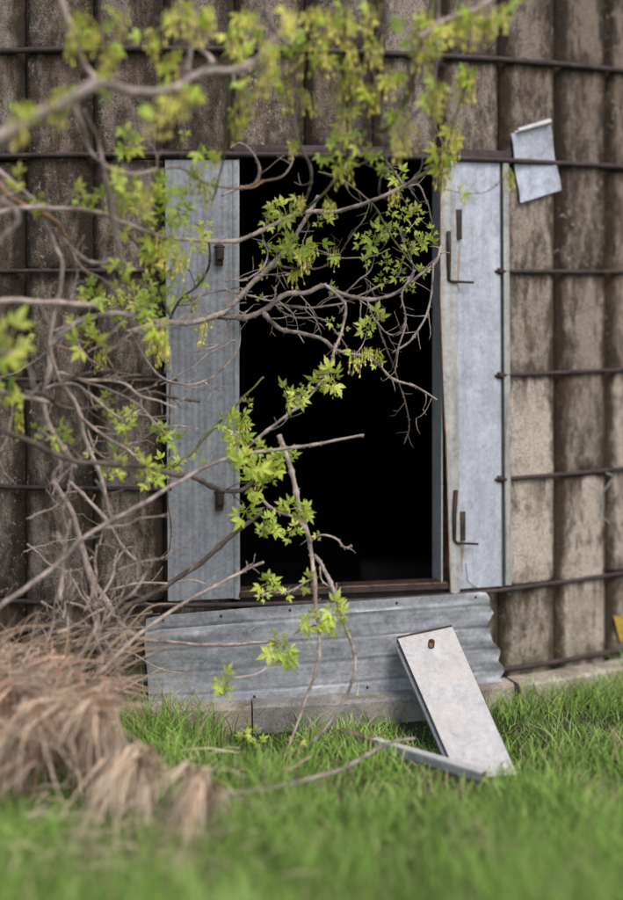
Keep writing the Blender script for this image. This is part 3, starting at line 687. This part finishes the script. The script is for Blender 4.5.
branch(tB, [(232, 72), (237, 95), (236, 120), (240, 138)], (4.9, 4.95), (1.4, .7), M_bark, tw=1)
branch(tB, [(262, -58), (270, 20), (300, 60), (296, 100), (296, 135), (310, 165), (311, 180), (308, 192), (301, 211)], (4.85, 5.5), (2.0, 1.6), M_bark, tw=3)
branch(tB, [(318, 172), (341, 179), (365, 197), (378, 211), (388, 231), (405, 255), (420, 272)], (5.45, 5.6), (1.4, 1.2), M_barkg, tw=6)
branch(tB, [(386, 160), (396, 175), (405, 186), (418, 185), (428, 205), (432, 225)], (5.4, 5.55), (1.4, .9), M_bark, tw=7, tl=(.03, .09))
branch(tB, [(338, 175), (352, 168), (372, 160), (384, 152), (395, 140)], (5.4, 5.1), (1.2, .9), M_bark, tw=4)
branch(tB, [(0, 200), (14, 208), (18, 222), (0, 240), (-12, 262)], (4.8, 4.7), (2.6, 2.0), M_bark, tw=1)
branch(tB, [(444, 190), (470, 194), (490, 190), (508, 172)], (5.3, 5.2), (.5, .4), M_barkg, tw=0)
branch(tB, [(-80, 330), (-20, 350), (12, 352), (28, 366), (34, 390)], (4.6, 4.7), (2.2, 1.2), M_bark, tw=1)
# C: canes
branch(tC, [(288, 748), (305, 702), (318, 664), (319, 640), (316, 608), (315, 584), (312, 560), (308, 535), (300, 508), (295, 486), (288, 460), (279, 435)], (5.35, 5.5), (1.6, 3.3), M_barkp, tw=2, tl=(.02, .05), name='stem')
branch(tC, [(280, 756), (315, 740), (342, 703), (354, 677), (355, 655), (343, 622), (332, 586), (322, 566), (314, 555)], (5.35, 5.45), (1.8, 2.4), M_bark, tw=2, tl=(.02, .05), name='stem')
branch(tC, [(258, 494), (264, 502), (274, 510), (295, 518), (305, 529), (311, 542)], (5.5, 5.45), (1.6, 2.4), M_bark, tw=2, tl=(.02, .06))
branch(tC, [(312, 540), (322, 535), (336, 539), (344, 548), (352, 546)], (5.45, 5.4), (1.2, .9), M_barkp, tw=3, tl=(.02, .05))
branch(tC, [(314, 578), (304, 583), (288, 592), (272, 592), (262, 596)], (5.45, 5.4), (1.2, .9), M_barkp, tw=3, tl=(.02, .04))
branch(tC, [(317, 625), (305, 627), (293, 635), (283, 648)], (5.45, 5.4), (1.2, .9), M_bark, tw=3, tl=(.02, .04))
branch(tC, [(286, 656), (270, 665), (254, 675), (232, 679), (226, 690)], (5.4, 5.35), (1.2, .8), M_barkp, tw=1, tl=(.02, .04))
branch(tC, [(320, 566), (322, 580), (332, 588)], (5.45, 5.42), (1.0, .7), M_barkp, tw=0)
# stick lying on the grass
sl = empty('fallen_stick', P(262, 792, 5.0), 'thin bare grey stick lying on the grass in front of the concrete block', 'stick')
branch(sl, [(222, 795), (262, 790), (310, 779), (343, 768), (362, 758), (392, 742), (415, 738)], (4.82, 5.2), (3.0, 1.4), M_bark, tw=3, name='shaft')

# leaf and tassel meshes
rl = random.Random(23)
def leaflet(m, base, dr, nrm, L, wd, col):
    side = dr.cross(nrm).normalized(); n2 = side.cross(dr).normalized()
    prof = [(0, .06), (.16, .34), (.24, .80), (.33, .62), (.46, 1.0), (.55, .66), (.68, .62), (.76, .34), (1, 0)]
    mid = []; Lf = []; Rt = []
    for t, w_ in prof:
        c = base+dr*L*t - n2*(L*.22*t*t)
        mid.append(c); o = n2*(wd*.20*w_)
        ww = w_*wd*rl.uniform(.88, 1.12)
        Lf.append(c+side*ww+o+dr*L*.04*(w_ > .6)); Rt.append(c-side*ww+o+dr*L*.04*(w_ > .6))
    n = len(prof); m.add(mid+Lf+Rt, [(i, n+i, n+i+1, i+1) for i in range(n-1)]+[(i, i+1, 2*n+i+1, 2*n+i) for i in range(n-1)], col)
def comp_leaf(m, base, dr, nrm, L, col, k_=None):
    pet = L*rl.uniform(.5, .9); tip = base+dr*pet
    m.tube([base, base+dr*pet*.5+Vector((0, 0, .002)), tip], [.0011, .0009, .0007], 4, col=(col[0]*1.1, col[1]*.95, col[2]))
    side = dr.cross(nrm).normalized(); k_ = k_ or rl.choice((3, 3, 5))
    leaflet(m, tip, dr, nrm, L*1.08, L*.23, col)
    for s in (-1, 1):
        leaflet(m, tip, (dr*.62+side*s).normalized(), (nrm+side*s*.25).normalized(), L*.82, L*.22, col)
        if k_ == 5: leaflet(m, tip-dr*L*.12, (-dr*.25+side*s).normalized(), (nrm+side*s*.2).normalized(), L*.6, L*.17, col)
def leaf_cluster_mesh(seed, droop=.2, n=None, L=.040):
    rl.seed(seed); m = MB(); n = n or rl.randint(4, 6); a0 = rl.uniform(0, 6.28)
    for i in range(n):
        a = a0+2*PI*i/n+rl.uniform(-.35, .35)
        dr = Vector((math.cos(a), rl.uniform(-.8, .25), math.sin(a)-droop)).normalized()
        nrm = Vector((rl.uniform(-.5, .5), -1, rl.uniform(.1, .9))); nrm = (nrm-dr*nrm.dot(dr)).normalized()
        g_ = rl.uniform(.6, 1.25); L_i = rl.uniform(.5, 1.2); comp_leaf(m, Vector((0, 0, 0)), dr, nrm, L*L_i, (g_*rl.uniform(.78, 1.02), g_, g_*.9))
    return m.mesh('leaf_cluster', M_leaf, smooth=False, col=True)
def tassel(m, base, L, col):
    q = base.copy(); pts = [q.copy()]; dr = Vector((rl.uniform(-.6, .6), rl.uniform(-.6, .6), -.5)).normalized()
    for j in range(4):
        dr = (dr*.5+Vector((rl.uniform(-.12, .12), rl.uniform(-.12, .12), -1))).normalized(); q = q+dr*L/4; pts.append(q.copy())
    m.tube(pts, .0008, 4, col=col)
    for _ in range(2):
        m.tube([q, q+Vector((rl.uniform(-.002, .002), 0, -.005)), q+Vector((rl.uniform(-.003, .003), rl.uniform(-.002, .002), -rl.uniform(.010, .015)))], [.0015, .0038, .0010], 5, col=(col[0]*1.05, col[1]*1.02, col[2]*1.1))
def flower_mesh(seed):
    rl.seed(seed); m = MB()
    for _ in range(rl.randint(10, 17)):
        g_ = rl.uniform(.75, 1.15); tassel(m, Vector((rl.uniform(-.022, .022), rl.uniform(-.022, .022), rl.uniform(-.018, .018))), rl.uniform(.018, .066), (g_, g_, g_*.8))
    for _ in range(rl.randint(2, 5)):                 # folded young leaves hanging among the tassels
        a = rl.uniform(0, 6.28); dr = Vector((math.cos(a)*.7, rl.uniform(-.5, .5), rl.uniform(-1.1, .3))).normalized()
        nrm = Vector((rl.uniform(-.5, .5), -1, .3)); nrm = (nrm-dr*nrm.dot(dr)).normalized()
        comp_leaf(m, Vector((0, 0, 0)), dr, nrm, rl.uniform(.024, .040), rl.choice(((.66, .88, .40), (.88, .95, .45), (.6, .80, .3))), 3)
    return m.mesh('flower_cluster', M_flow, smooth=False, col=True)
LM = [leaf_cluster_mesh(100+i) for i in range(12)]; LD = [leaf_cluster_mesh(200+i, .9) for i in range(6)]
LS = [leaf_cluster_mesh(300+i, .2, 3, .030) for i in range(6)]
FM = [flower_mesh(400+i) for i in range(10)]
rc = random.Random(5)
def cluster(px, py, size=30, kind='L', trees=None, dy=0.0):
    best = None
    for s in SAMP:
        if trees and s[4] not in trees: continue
        d_ = (s[0]-px)**2+(s[1]-py)**2
        if best is None or d_ < best[0]: best = (d_, s)
    d_, (bx, by, bp, bo, bt) = best
    wp = P(px, py, bp.y-.012+dy) if d_ > 9 else bp.copy()
    if d_ > 9:
        m = MB(); mid = (bp+wp)/2+Vector((0, 0, -.08*(wp-bp).length)); m.tube([bp, mid, wp], [.0018, .0014, .0011], 5); m.build('twig', M_barkg if rc.random() < .6 else M_bark, bo)
    if kind == 'F': me, nm, nat = rc.choice(FM), 'flower_cluster', 20
    elif kind == 'S': me, nm, nat = rc.choice(LS), 'leaf_cluster', 18
    elif kind == 'D': me, nm, nat = rc.choice(LD), 'leaf_cluster', 26
    else: me, nm, nat = rc.choice(LM), 'leaf_cluster', 26
    o = bpy.data.objects.new(nm, me); o.location = wp; s_ = size/nat*1.14
    if kind == 'F': s_ *= 1.02
    o.scale = (s_*rc.uniform(.9, 1.1), s_, s_*rc.uniform(.9, 1.1))
    o.rotation_euler = (rc.uniform(-.3, .3), rc.uniform(-3.14, 3.14) if kind in 'LS' else rc.uniform(-.25, .25), rc.uniform(-.6, .6) if kind in 'LS' else rc.uniform(-3, 3))
    link(o, bo, wp)
L_ = [(277, 205, 22), (286, 214, 26), (270, 212, 18), (294, 244, 30), (285, 254, 24), (300, 256, 20), (277, 258, 16), (284, 240, 16), (264, 248, 20), (268, 222, 16), (325, 213, 20), (318, 222, 14), (375, 236, 26), (384, 231, 20),
      (395, 229, 22), (408, 243, 26), (420, 238, 20), (398, 176, 26), (384, 172, 18), (428, 243, 18), (418, 214, 22), (407, 205, 14), (362, 240, 20), (372, 248, 22), (386, 262, 22), (396, 274, 26), (380, 280, 20),
      (373, 318, 30), (368, 328, 22), (330, 320, 14), (345, 330, 14), (262, 300, 14), (280, 305, 16), (331, 290, 14), (425, 270, 16), (410, 290, 14), (376, 362, 16),
      (412, 226, 20), (402, 214, 16), (390, 210, 16), (432, 232, 14), (366, 262, 14), (404, 262, 16),
      (90, 290, 30), (99, 299, 24), (112, 309, 28), (128, 304, 28), (146, 286, 26), (135, 298, 26), (150, 302, 26), (160, 296, 22), (120, 318, 22), (88, 343, 34), (106, 300, 20), (140, 314, 22), (76, 322, 20), (158, 318, 22),
      (182, 300, 22), (205, 277, 18), (168, 278, 18), (124, 285, 18),
      (122, 268, 22), (116, 196, 30), (130, 188, 28), (140, 205, 28), (127, 222, 28), (150, 195, 26), (164, 192, 30), (175, 200, 28), (182, 212, 26), (168, 215, 24), (150, 225, 22), (78, 197, 28), (88, 203, 20),
      (40, 200, 24), (205, 226, 22), (196, 244, 24), (190, 176, 20), (120, 176, 20), (185, 228, 18), (170, 230, 24), (158, 180, 18),
      (10, 340, 38), (2, 350, 30), (8, 392, 36), (18, 400, 24), (20, 178, 22), (30, 330, 16), (107, 411, 28), (122, 420, 26), (130, 412, 20), (110, 398, 18), (62, 434, 26), (68, 440, 18), (40, 428, 16), (158, 434, 18), (168, 440, 26), (166, 430, 18),
      (125, 453, 22), (120, 462, 18), (110, 470, 22), (117, 475, 16), (152, 472, 30), (146, 477, 24), (164, 466, 22), (140, 452, 16), (178, 460, 16), (90, 455, 14),
      (290, 394, 34), (300, 398, 22), (324, 381, 30), (332, 378, 26), (316, 388, 20), (302, 388, 18), (248, 402, 14), (240, 417, 22), (233, 428, 24), (226, 422, 20), (243, 440, 20), (236, 448, 22), (250, 463, 28), (262, 470, 28), (240, 474, 24),
      (258, 484, 26), (272, 478, 24), (276, 462, 26), (284, 456, 22), (246, 456, 22), (262, 452, 20), (230, 455, 18), (245, 511, 28), (268, 524, 26), (264, 532, 18), (296, 508, 26), (304, 510, 20), (290, 533, 20), (296, 530, 16), (318, 537, 12), (287, 504, 16),
      (268, 583, 22), (262, 598, 22), (288, 591, 14), (310, 583, 26), (312, 618, 30), (306, 628, 20), (332, 608, 28), (338, 616, 22), (340, 626, 22), (326, 622, 20), (283, 648, 34), (290, 658, 22), (280, 640, 18), (224, 680, 22), (228, 694, 20), (222, 690, 16), (200, 455, 16)]
for x, y, s in L_: cluster(x, y, s, 'L' if s > 17 else 'S')
F_ = [(74, 12, 26), (96, 26, 22), (108, 44, 26), (74, 38, 22), (100, 66, 20), (57, 96, 24), (18, 112, 26), (62, 88, 20), (158, 110, 26), (180, 88, 28), (166, 56, 24), (150, 36, 22), (176, 12, 26), (192, 14, 26), (232, 38, 26),
      (243, 98, 24), (235, 120, 20), (265, 44, 26), (276, 22, 28), (290, 12, 26), (256, 20, 24), (300, 60, 26), (270, 70, 24), (286, 82, 26), (312, 74, 26), (330, 14, 24), (346, 14, 28), (360, 26, 26), (346, 46, 26), (376, 42, 26), (330, 64, 24),
      (370, 88, 26), (392, 70, 26), (402, 28, 28), (425, 14, 26), (426, 40, 28), (414, 60, 26), (440, 84, 26), (395, 126, 28), (376, 108, 26), (402, 112, 26), (466, 74, 26), (486, 10, 28), (470, 16, 26), (500, 8, 24), (456, 130, 28),
      (442, 148, 28), (446, 164, 22), (340, 160, 24), (300, 48, 28), (318, 36, 24), (280, 58, 24), (306, 92, 22), (352, 70, 24), (382, 20, 26), (292, 140, 18), (160, 240, 28), (172, 246, 26), (150, 246, 22), (198, 168, 22), (205, 184, 20), (204, 318, 24), (158, 328, 30), (160, 340, 24),
      (182, 250, 22), (100, 352, 18), (16, 412, 22), (312, 244, 22), (302, 250, 20), (294, 268, 18), (335, 250, 18), (355, 356, 18), (378, 352, 18), (508, 170, 18), (466, 190, 12), (444, 186, 10), (366, 350, 14), (126, 196, 20), (146, 190, 20), (215, 150, 18), (330, 200, 16), (300, 196, 18), (396, 190, 16), (196, 300, 16), (264, 262, 16), (334, 384, 12), (243, 425, 16), (236, 436, 16), (262, 472, 16),
      (320, 118, 24), (410, 92, 24), (330, 96, 22), (345, 110, 22), (386, 94, 22)]
F_ += [(205, 8, 24), (216, 20, 22), (120, 14, 20), (140, 8, 22), (245, 10, 24), (265, 5, 24), (310, 8, 24), (320, 20, 24), (300, 28, 24), (390, 8, 24), (372, 6, 24), (412, 6, 24), (440, 22, 22), (448, 8, 22), (455, 18, 22), (478, 2, 24), (340, 80, 20), (295, 72, 22), (322, 52, 22), (362, 60, 22), (384, 56, 22), (432, 62, 22), (432, 100, 20), (384, 140, 22), (400, 140, 20), (452, 150, 22), (450, 115, 18), (462, 92, 18), (172, 98, 20), (98, 84, 20)]
F_ = [f for i_, f in enumerate(F_) if not (i_ > 88 and i_ % 2 and f[1] < 160) and not (i_ % 3 == 0 and 255 < f[0] < 455 and f[1] < 120)]
for x, y, s in F_: cluster(x, y, s, 'F')
for x, y, s in [(125, 126, 28), (130, 142, 26), (120, 148, 22), (200, 146, 26), (212, 150, 22), (240, 54, 24), (236, 26, 22), (164, 64, 18), (345, 128, 26), (356, 142, 26), (340, 146, 24), (352, 156, 24), (325, 154, 22), (365, 130, 18), (330, 138, 20), (290, 142, 16), (466, 64, 22), (20, 106, 20), (455, 124, 18), (374, 150, 20), (415, 46, 18), (60, 92, 18), (110, 90, 20), (205, 95, 18), (262, 62, 20), (306, 40, 22), (355, 20, 22), (400, 20, 20), (460, 8, 20), (286, 30, 20), (180, 50, 16), (240, 80, 18), (312, 62, 18), (438, 50, 16), (184, 132, 18), (232, 110, 14), (500, 14, 20)]:
    cluster(x, y, s, 'D')

# ------------------------------------------------------------------ dead grass tufts
def ribbon_add(V, Fc, Cc, pts, w0, col, rnd):
    n0 = len(V); n = len(pts)
    a = rnd.uniform(0, PI)
    for i, p in enumerate(pts):
        t = (pts[min(i+1, n-1)]-pts[max(i-1, 0)]).normalized(); s = t.cross(Vector((math.sin(a), -math.cos(a)*1.2, .15)))
        if s.length < .01: s = Vector((1, 0, 0))
        s.normalize(); wd = w0*(1-(i/(n-1))**2*.85)*(.6+.4*min(1, i/1.5))
        V.append(p-s*wd); V.append(p+s*wd); Cc += [col, col]
    Fc += [(n0+2*i, n0+2*i+1, n0+2*i+3, n0+2*i+2) for i in range(n-1)]
def tuft(name, locks, label, red=.2, seed=1, wb=(.0014, .0052)):
    """locks: (root px,py,Y)(crest px,py,Y)(tip px,py,Y), spread in metres, blades - dead blades rise, fold over and hang in locks"""
    rnd = random.Random(seed); V, Fc, Cc = [], [], []
    for (rt, cr_, tp, spr, nb) in locks:
        root, crest, tipp = P(*rt), P(*cr_), P(*tp); root.z = G-.02; tone = rnd.uniform(.75, 1.22)
        for _ in range(nb):
            j = lambda k_: Vector((rnd.gauss(0, 1)*k_, rnd.gauss(0, .8)*k_, rnd.gauss(0, .8)*k_))
            p0 = root+Vector((rnd.gauss(0, 1)*spr, rnd.gauss(0, .6)*spr, 0)); p1 = crest+j(spr*.7)
            lag = rnd.uniform(.30, 1.45)
            p2 = p1.lerp(tipp+j(spr*1.5), lag); p2.z = max(p2.z, G+.005)
            k1 = p0.lerp(p1, .6)+Vector((0, .02, .01))+j(.008); k2 = p1.lerp(p2, .5)+j(.012)+Vector((0, -.02, .016*lag))
            if rnd.random() < .10: p2 = p2+j(.05); p2.z = max(p2.z, G+.005)
            pts = cat([p0, k1, p1, k2, p2], 3)
            g_ = rnd.uniform(.6, 1.15)*tone; col = (0.84*g_, 0.68*g_, 0.51*g_)
            if rnd.random() < red: col = (0.62*g_, 0.37*g_, 0.25*g_)
            if rnd.random() < .19: col = (0.17*g_, 0.135*g_, 0.10*g_)
            ribbon_add(V, Fc, Cc, pts, rnd.uniform(*wb), col, rnd)
    m = MB(); m.v = [tuple(p) for p in V]; m.f = Fc; m.c = Cc
    o = m.build(name, M_straw, None, smooth=True, col=True); tag(o, label, 'grass tuft', 'dead grass tufts slumped in front of the silo'); return o
rt_ = random.Random(19); big = []
for j in range(105):
    cx = rt_.uniform(-90, 104); lo = 645+max(0, cx-20)*.45+9*math.sin(cx*.09); cy = lo+abs(rt_.gauss(0, 13 if cx > 35 else 46)); Y = 5.22-(cy-650)*.0042+rt_.uniform(-.16, .12)
    L = rt_.uniform(35, 120 if cx < 35 else 58); a = rt_.gauss(-2.2, .40) if rt_.random() < .78 else rt_.gauss(-1.0, .8)
    tx, ty = cx+math.cos(a)*L, min(cy-math.sin(a)*L, 850)
    big.append(((cx+rt_.uniform(-5, 22), 730, Y+.12), (cx, cy, Y), (tx, ty, Y-rt_.uniform(.08, .35)), rt_.uniform(.016, .055), rt_.randint(10, 38)))
tuft('dead_grass_tuft', big, 'biggest mound of dead tan grass, slumped at the foot of the silo wall', .30, 3)
def small(cx, cy, Y, tips, n):
    return [((cx+(tx-cx)*.15+rt_.uniform(-5, 5), cy+22, Y+.03), (cx+(tx-cx)*.32+rt_.uniform(-12, 12), cy+rt_.uniform(-9, 26), Y+rt_.uniform(-.04, .04)), (tx, ty, Y-rt_.uniform(.15, .34)), .011, n) for tx, ty in tips]
tuft('dead_grass_tuft', small(142, 748, 4.80, [(82, 800), (92, 832), (104, 850), (120, 852), (100, 790), (138, 844), (150, 818), (90, 858), (164, 786), (112, 830), (84, 822), (130, 812)], 22), 'pale straw-coloured grass tuft flopped over green grass, beside the biggest dead mound', .06, 5, (.0018, .0052))
tuft('dead_grass_tuft', small(203, 772, 4.68, [(168, 826), (180, 860), (194, 872), (207, 856), (214, 826), (172, 808), (160, 792), (222, 806), (188, 850), (200, 840)], 22), 'pale dead grass tuft hanging over at the end of the fallen stick', .06, 8, (.0018, .0052))
# broken stems scattered between the tufts, part of the same litter
# stray straws sticking up out of the tangle
rn = random.Random(77); V, Fc, Cc = [], [], []
for _ in range(130):
    x = rn.uniform(-25, 130); y = rn.uniform(640, 705); Y = rn.uniform(5.0, 5.35)
    a = rn.gauss(.8, .75); L = rn.uniform(40, 150)*(.5+.5*rn.random())
    p0 = P(x, y, Y); p1 = P(x+math.cos(a)*L*.5, y-math.sin(a)*L*.42, Y+rn.uniform(-.05, .05)); p2 = P(x+math.cos(a)*L, y-math.sin(a)*L*rn.uniform(.4, .85), Y+rn.uniform(-.08, .08))
    g_ = rn.uniform(.7, 1.2); ribbon_add(V, Fc, Cc, cat([p0, p1, p2], 4), rn.uniform(.0013, .0035), (.48*g_, .36*g_, .24*g_), rn)
m = MB(); m.v = [tuple(p) for p in V]; m.f = Fc; m.c = Cc
for _ in range(420):
    x, y = rn.gauss(120, 85), rn.uniform(745, 880); Y = (EYE-G-rn.uniform(.03, .13))*F/(y-HOR); a = rn.gauss(2.3, .8); L = rn.uniform(12, 60)
    p0 = P(x, y, Y); p1 = P(x-math.cos(a)*-L*.5, y+math.sin(a)*L*.2, Y-.03); p2 = P(x+math.cos(a)*L, y+math.sin(a)*L*.5, Y-.08); p2.z = max(p2.z, G+.02)
    g_ = rn.uniform(.5, 1.15); ribbon_add(V, Fc, Cc, [p0, (p0+p2)/2+Vector((0, 0, .012)), p2], rn.uniform(.0012, .0034), (.72*g_, .57*g_, .44*g_), rn)
m = MB(); m.v = [tuple(p) for p in V]; m.f = Fc; m.c = Cc
tag(m.build('dry_grass_stalks', M_straw, col=True), 'loose dry grass stalks poking up through the branch tangle', 'dry stalks', kind='stuff')

# ------------------------------------------------------------------ green grass
def grass():
    r = np.random.RandomState(3); NB = 95000
    x = r.uniform(-3.4, 4.2, NB*2); y = r.uniform(2.6, 7.0, NB*2)
    d = np.hypot(x-SX, y-SY); inner = d > RAD+.10
    # thin out away from the view and directly in front of the block
    dens = np.ones_like(x); dens[(np.abs(x-.4) > 2.4)] = .5
    blk = (d < RAD+.24) & (x > -.35) & (x < .5); dens[blk] = .35
    left = (d < RAD+.55) & (x < -.45); dens[left] = .8
    fn = np.array([noise.noise(Vector((a*2.2, b*2.2, 0))) for a, b in zip(x, y)])
    keep = inner & (r.rand(NB*2) < dens*(.72+.5*fn)); x, y, fn, d = x[keep][:NB], y[keep][:NB], fn[keep][:NB], d[keep][:NB]; n = len(x)
    h = r.uniform(.04, .15, n)*(1+1.0*fn); h *= np.where((d < RAD+.5) & (x > .9), 1.25, 1.0)
    h *= np.clip(1+(5.0-y)*.45, 1, 1.5); h[(x > -1.3) & (x < -.25) & (d < RAD+.45)] *= 1.5
    nearboard = (x > .35) & (x < .95) & (y < 5.75) & (y > 5.05); h[nearboard] *= .6
    nr = (x > .02) & (x < .72) & (y > 4.75) & (y < 5.75); h[nr] *= .62
    az = r.uniform(0, 2*PI, n); lean = r.uniform(.15, 1.25, n)
    ca, sa = np.cos(az), np.sin(az); wd = r.uniform(.0014, .0036, n)
    fz = r.uniform(-.7, .7, n); sx_, sy_ = np.cos(fz), np.sin(fz)
    z0 = np.full(n, G-.015)
    T = [0, .35, .7, 1.0]; Wd = [1, .9, .6, .08]; P_ = []
    for t, ww in zip(T, Wd):
        cx = x+ca*lean*h*t*t; cy = y+sa*lean*h*t*t; cz = z0+h*(t-.28*lean*t*t)+.01
        for s in (-1, 1): P_.append(np.stack([cx+s*sx_*wd*ww, cy+s*sy_*wd*ww, cz], 1))
    V = np.stack(P_, 1).reshape(-1, 3); b = (np.arange(n)*8)[:, None, None]
    q = np.array([[0, 1, 3, 2], [2, 3, 5, 4], [4, 5, 7, 6]])[None]; Fq = (b+q).reshape(-1)
    me = bpy.data.meshes.new('grass'); me.vertices.add(len(V)); me.vertices.foreach_set('co', V.ravel().astype(np.float32))
    me.loops.add(len(Fq)); me.loops.foreach_set('vertex_index', Fq.astype(np.int32)); nf = len(Fq)//4
    me.polygons.add(nf); me.polygons.foreach_set('loop_start', (np.arange(nf)*4).astype(np.int32)); me.polygons.foreach_set('loop_total', np.full(nf, 4, dtype=np.int32))
    me.update(calc_edges=True)
    g_ = r.uniform(.45, 1.4, n)*(1+.5*fn); c = np.stack([.225*g_, .375*g_, .07*g_], 1)
    yl = r.rand(n) < .18; c[yl] = np.stack([.40*g_[yl], .49*g_[yl], .15*g_[yl]], 1)
    f2 = np.array([noise.noise(Vector((a*3.1, b*3.1, 8))) for a, b in zip(x, y)]); st = r.rand(n) < .06+.45*np.clip(f2, 0, 1); h[st] *= 1.3; c[st] = np.stack([.40*g_[st], .32*g_[st], .19*g_[st]], 1)
    cc = np.concatenate([np.repeat(c, 8, 0), np.ones((n*8, 1))], 1).astype(np.float32)
    at = me.color_attributes.new('tint', 'FLOAT_COLOR', 'POINT'); at.data.foreach_set('color', cc.ravel())
    me.materials.append(M_grass); o = bpy.data.objects.new('grass', me); link(o)
    tag(o, 'fresh green grass with stray dead blades covering the ground before the silo', 'grass', kind='stuff')
grass()
# small leafy weeds among the grass under the block
for (x, y, lb) in ((255, 742, 'small bright green weed in the grass at the gap between foundation blocks'), (303, 748, 'small bright green weed in the grass at the foot of the arching canes'), (187, 768, 'low light green weed beside the pale dead grass tuft')):
    w_ = empty('leafy_weed', P(x, y+22, 5.45), lb, 'weed')
    base = P(x, y+22, 5.42)
    for j in range(4):
        tip = P(x+rc.uniform(-14, 14), y+rc.uniform(-14, 8), 5.40+rc.uniform(-.05, .05)); m = MB(); m.tube([base, (base+tip)/2+Vector((0, 0, .01)), tip], [.0016, .0013, .001], 5); m.build('stem', M_barkg, w_)
        o = bpy.data.objects.new('leaf_cluster', rc.choice(LS)); o.location = tip; o.rotation_euler = (0, rc.uniform(-3, 3), 0); link(o, w_, tip)
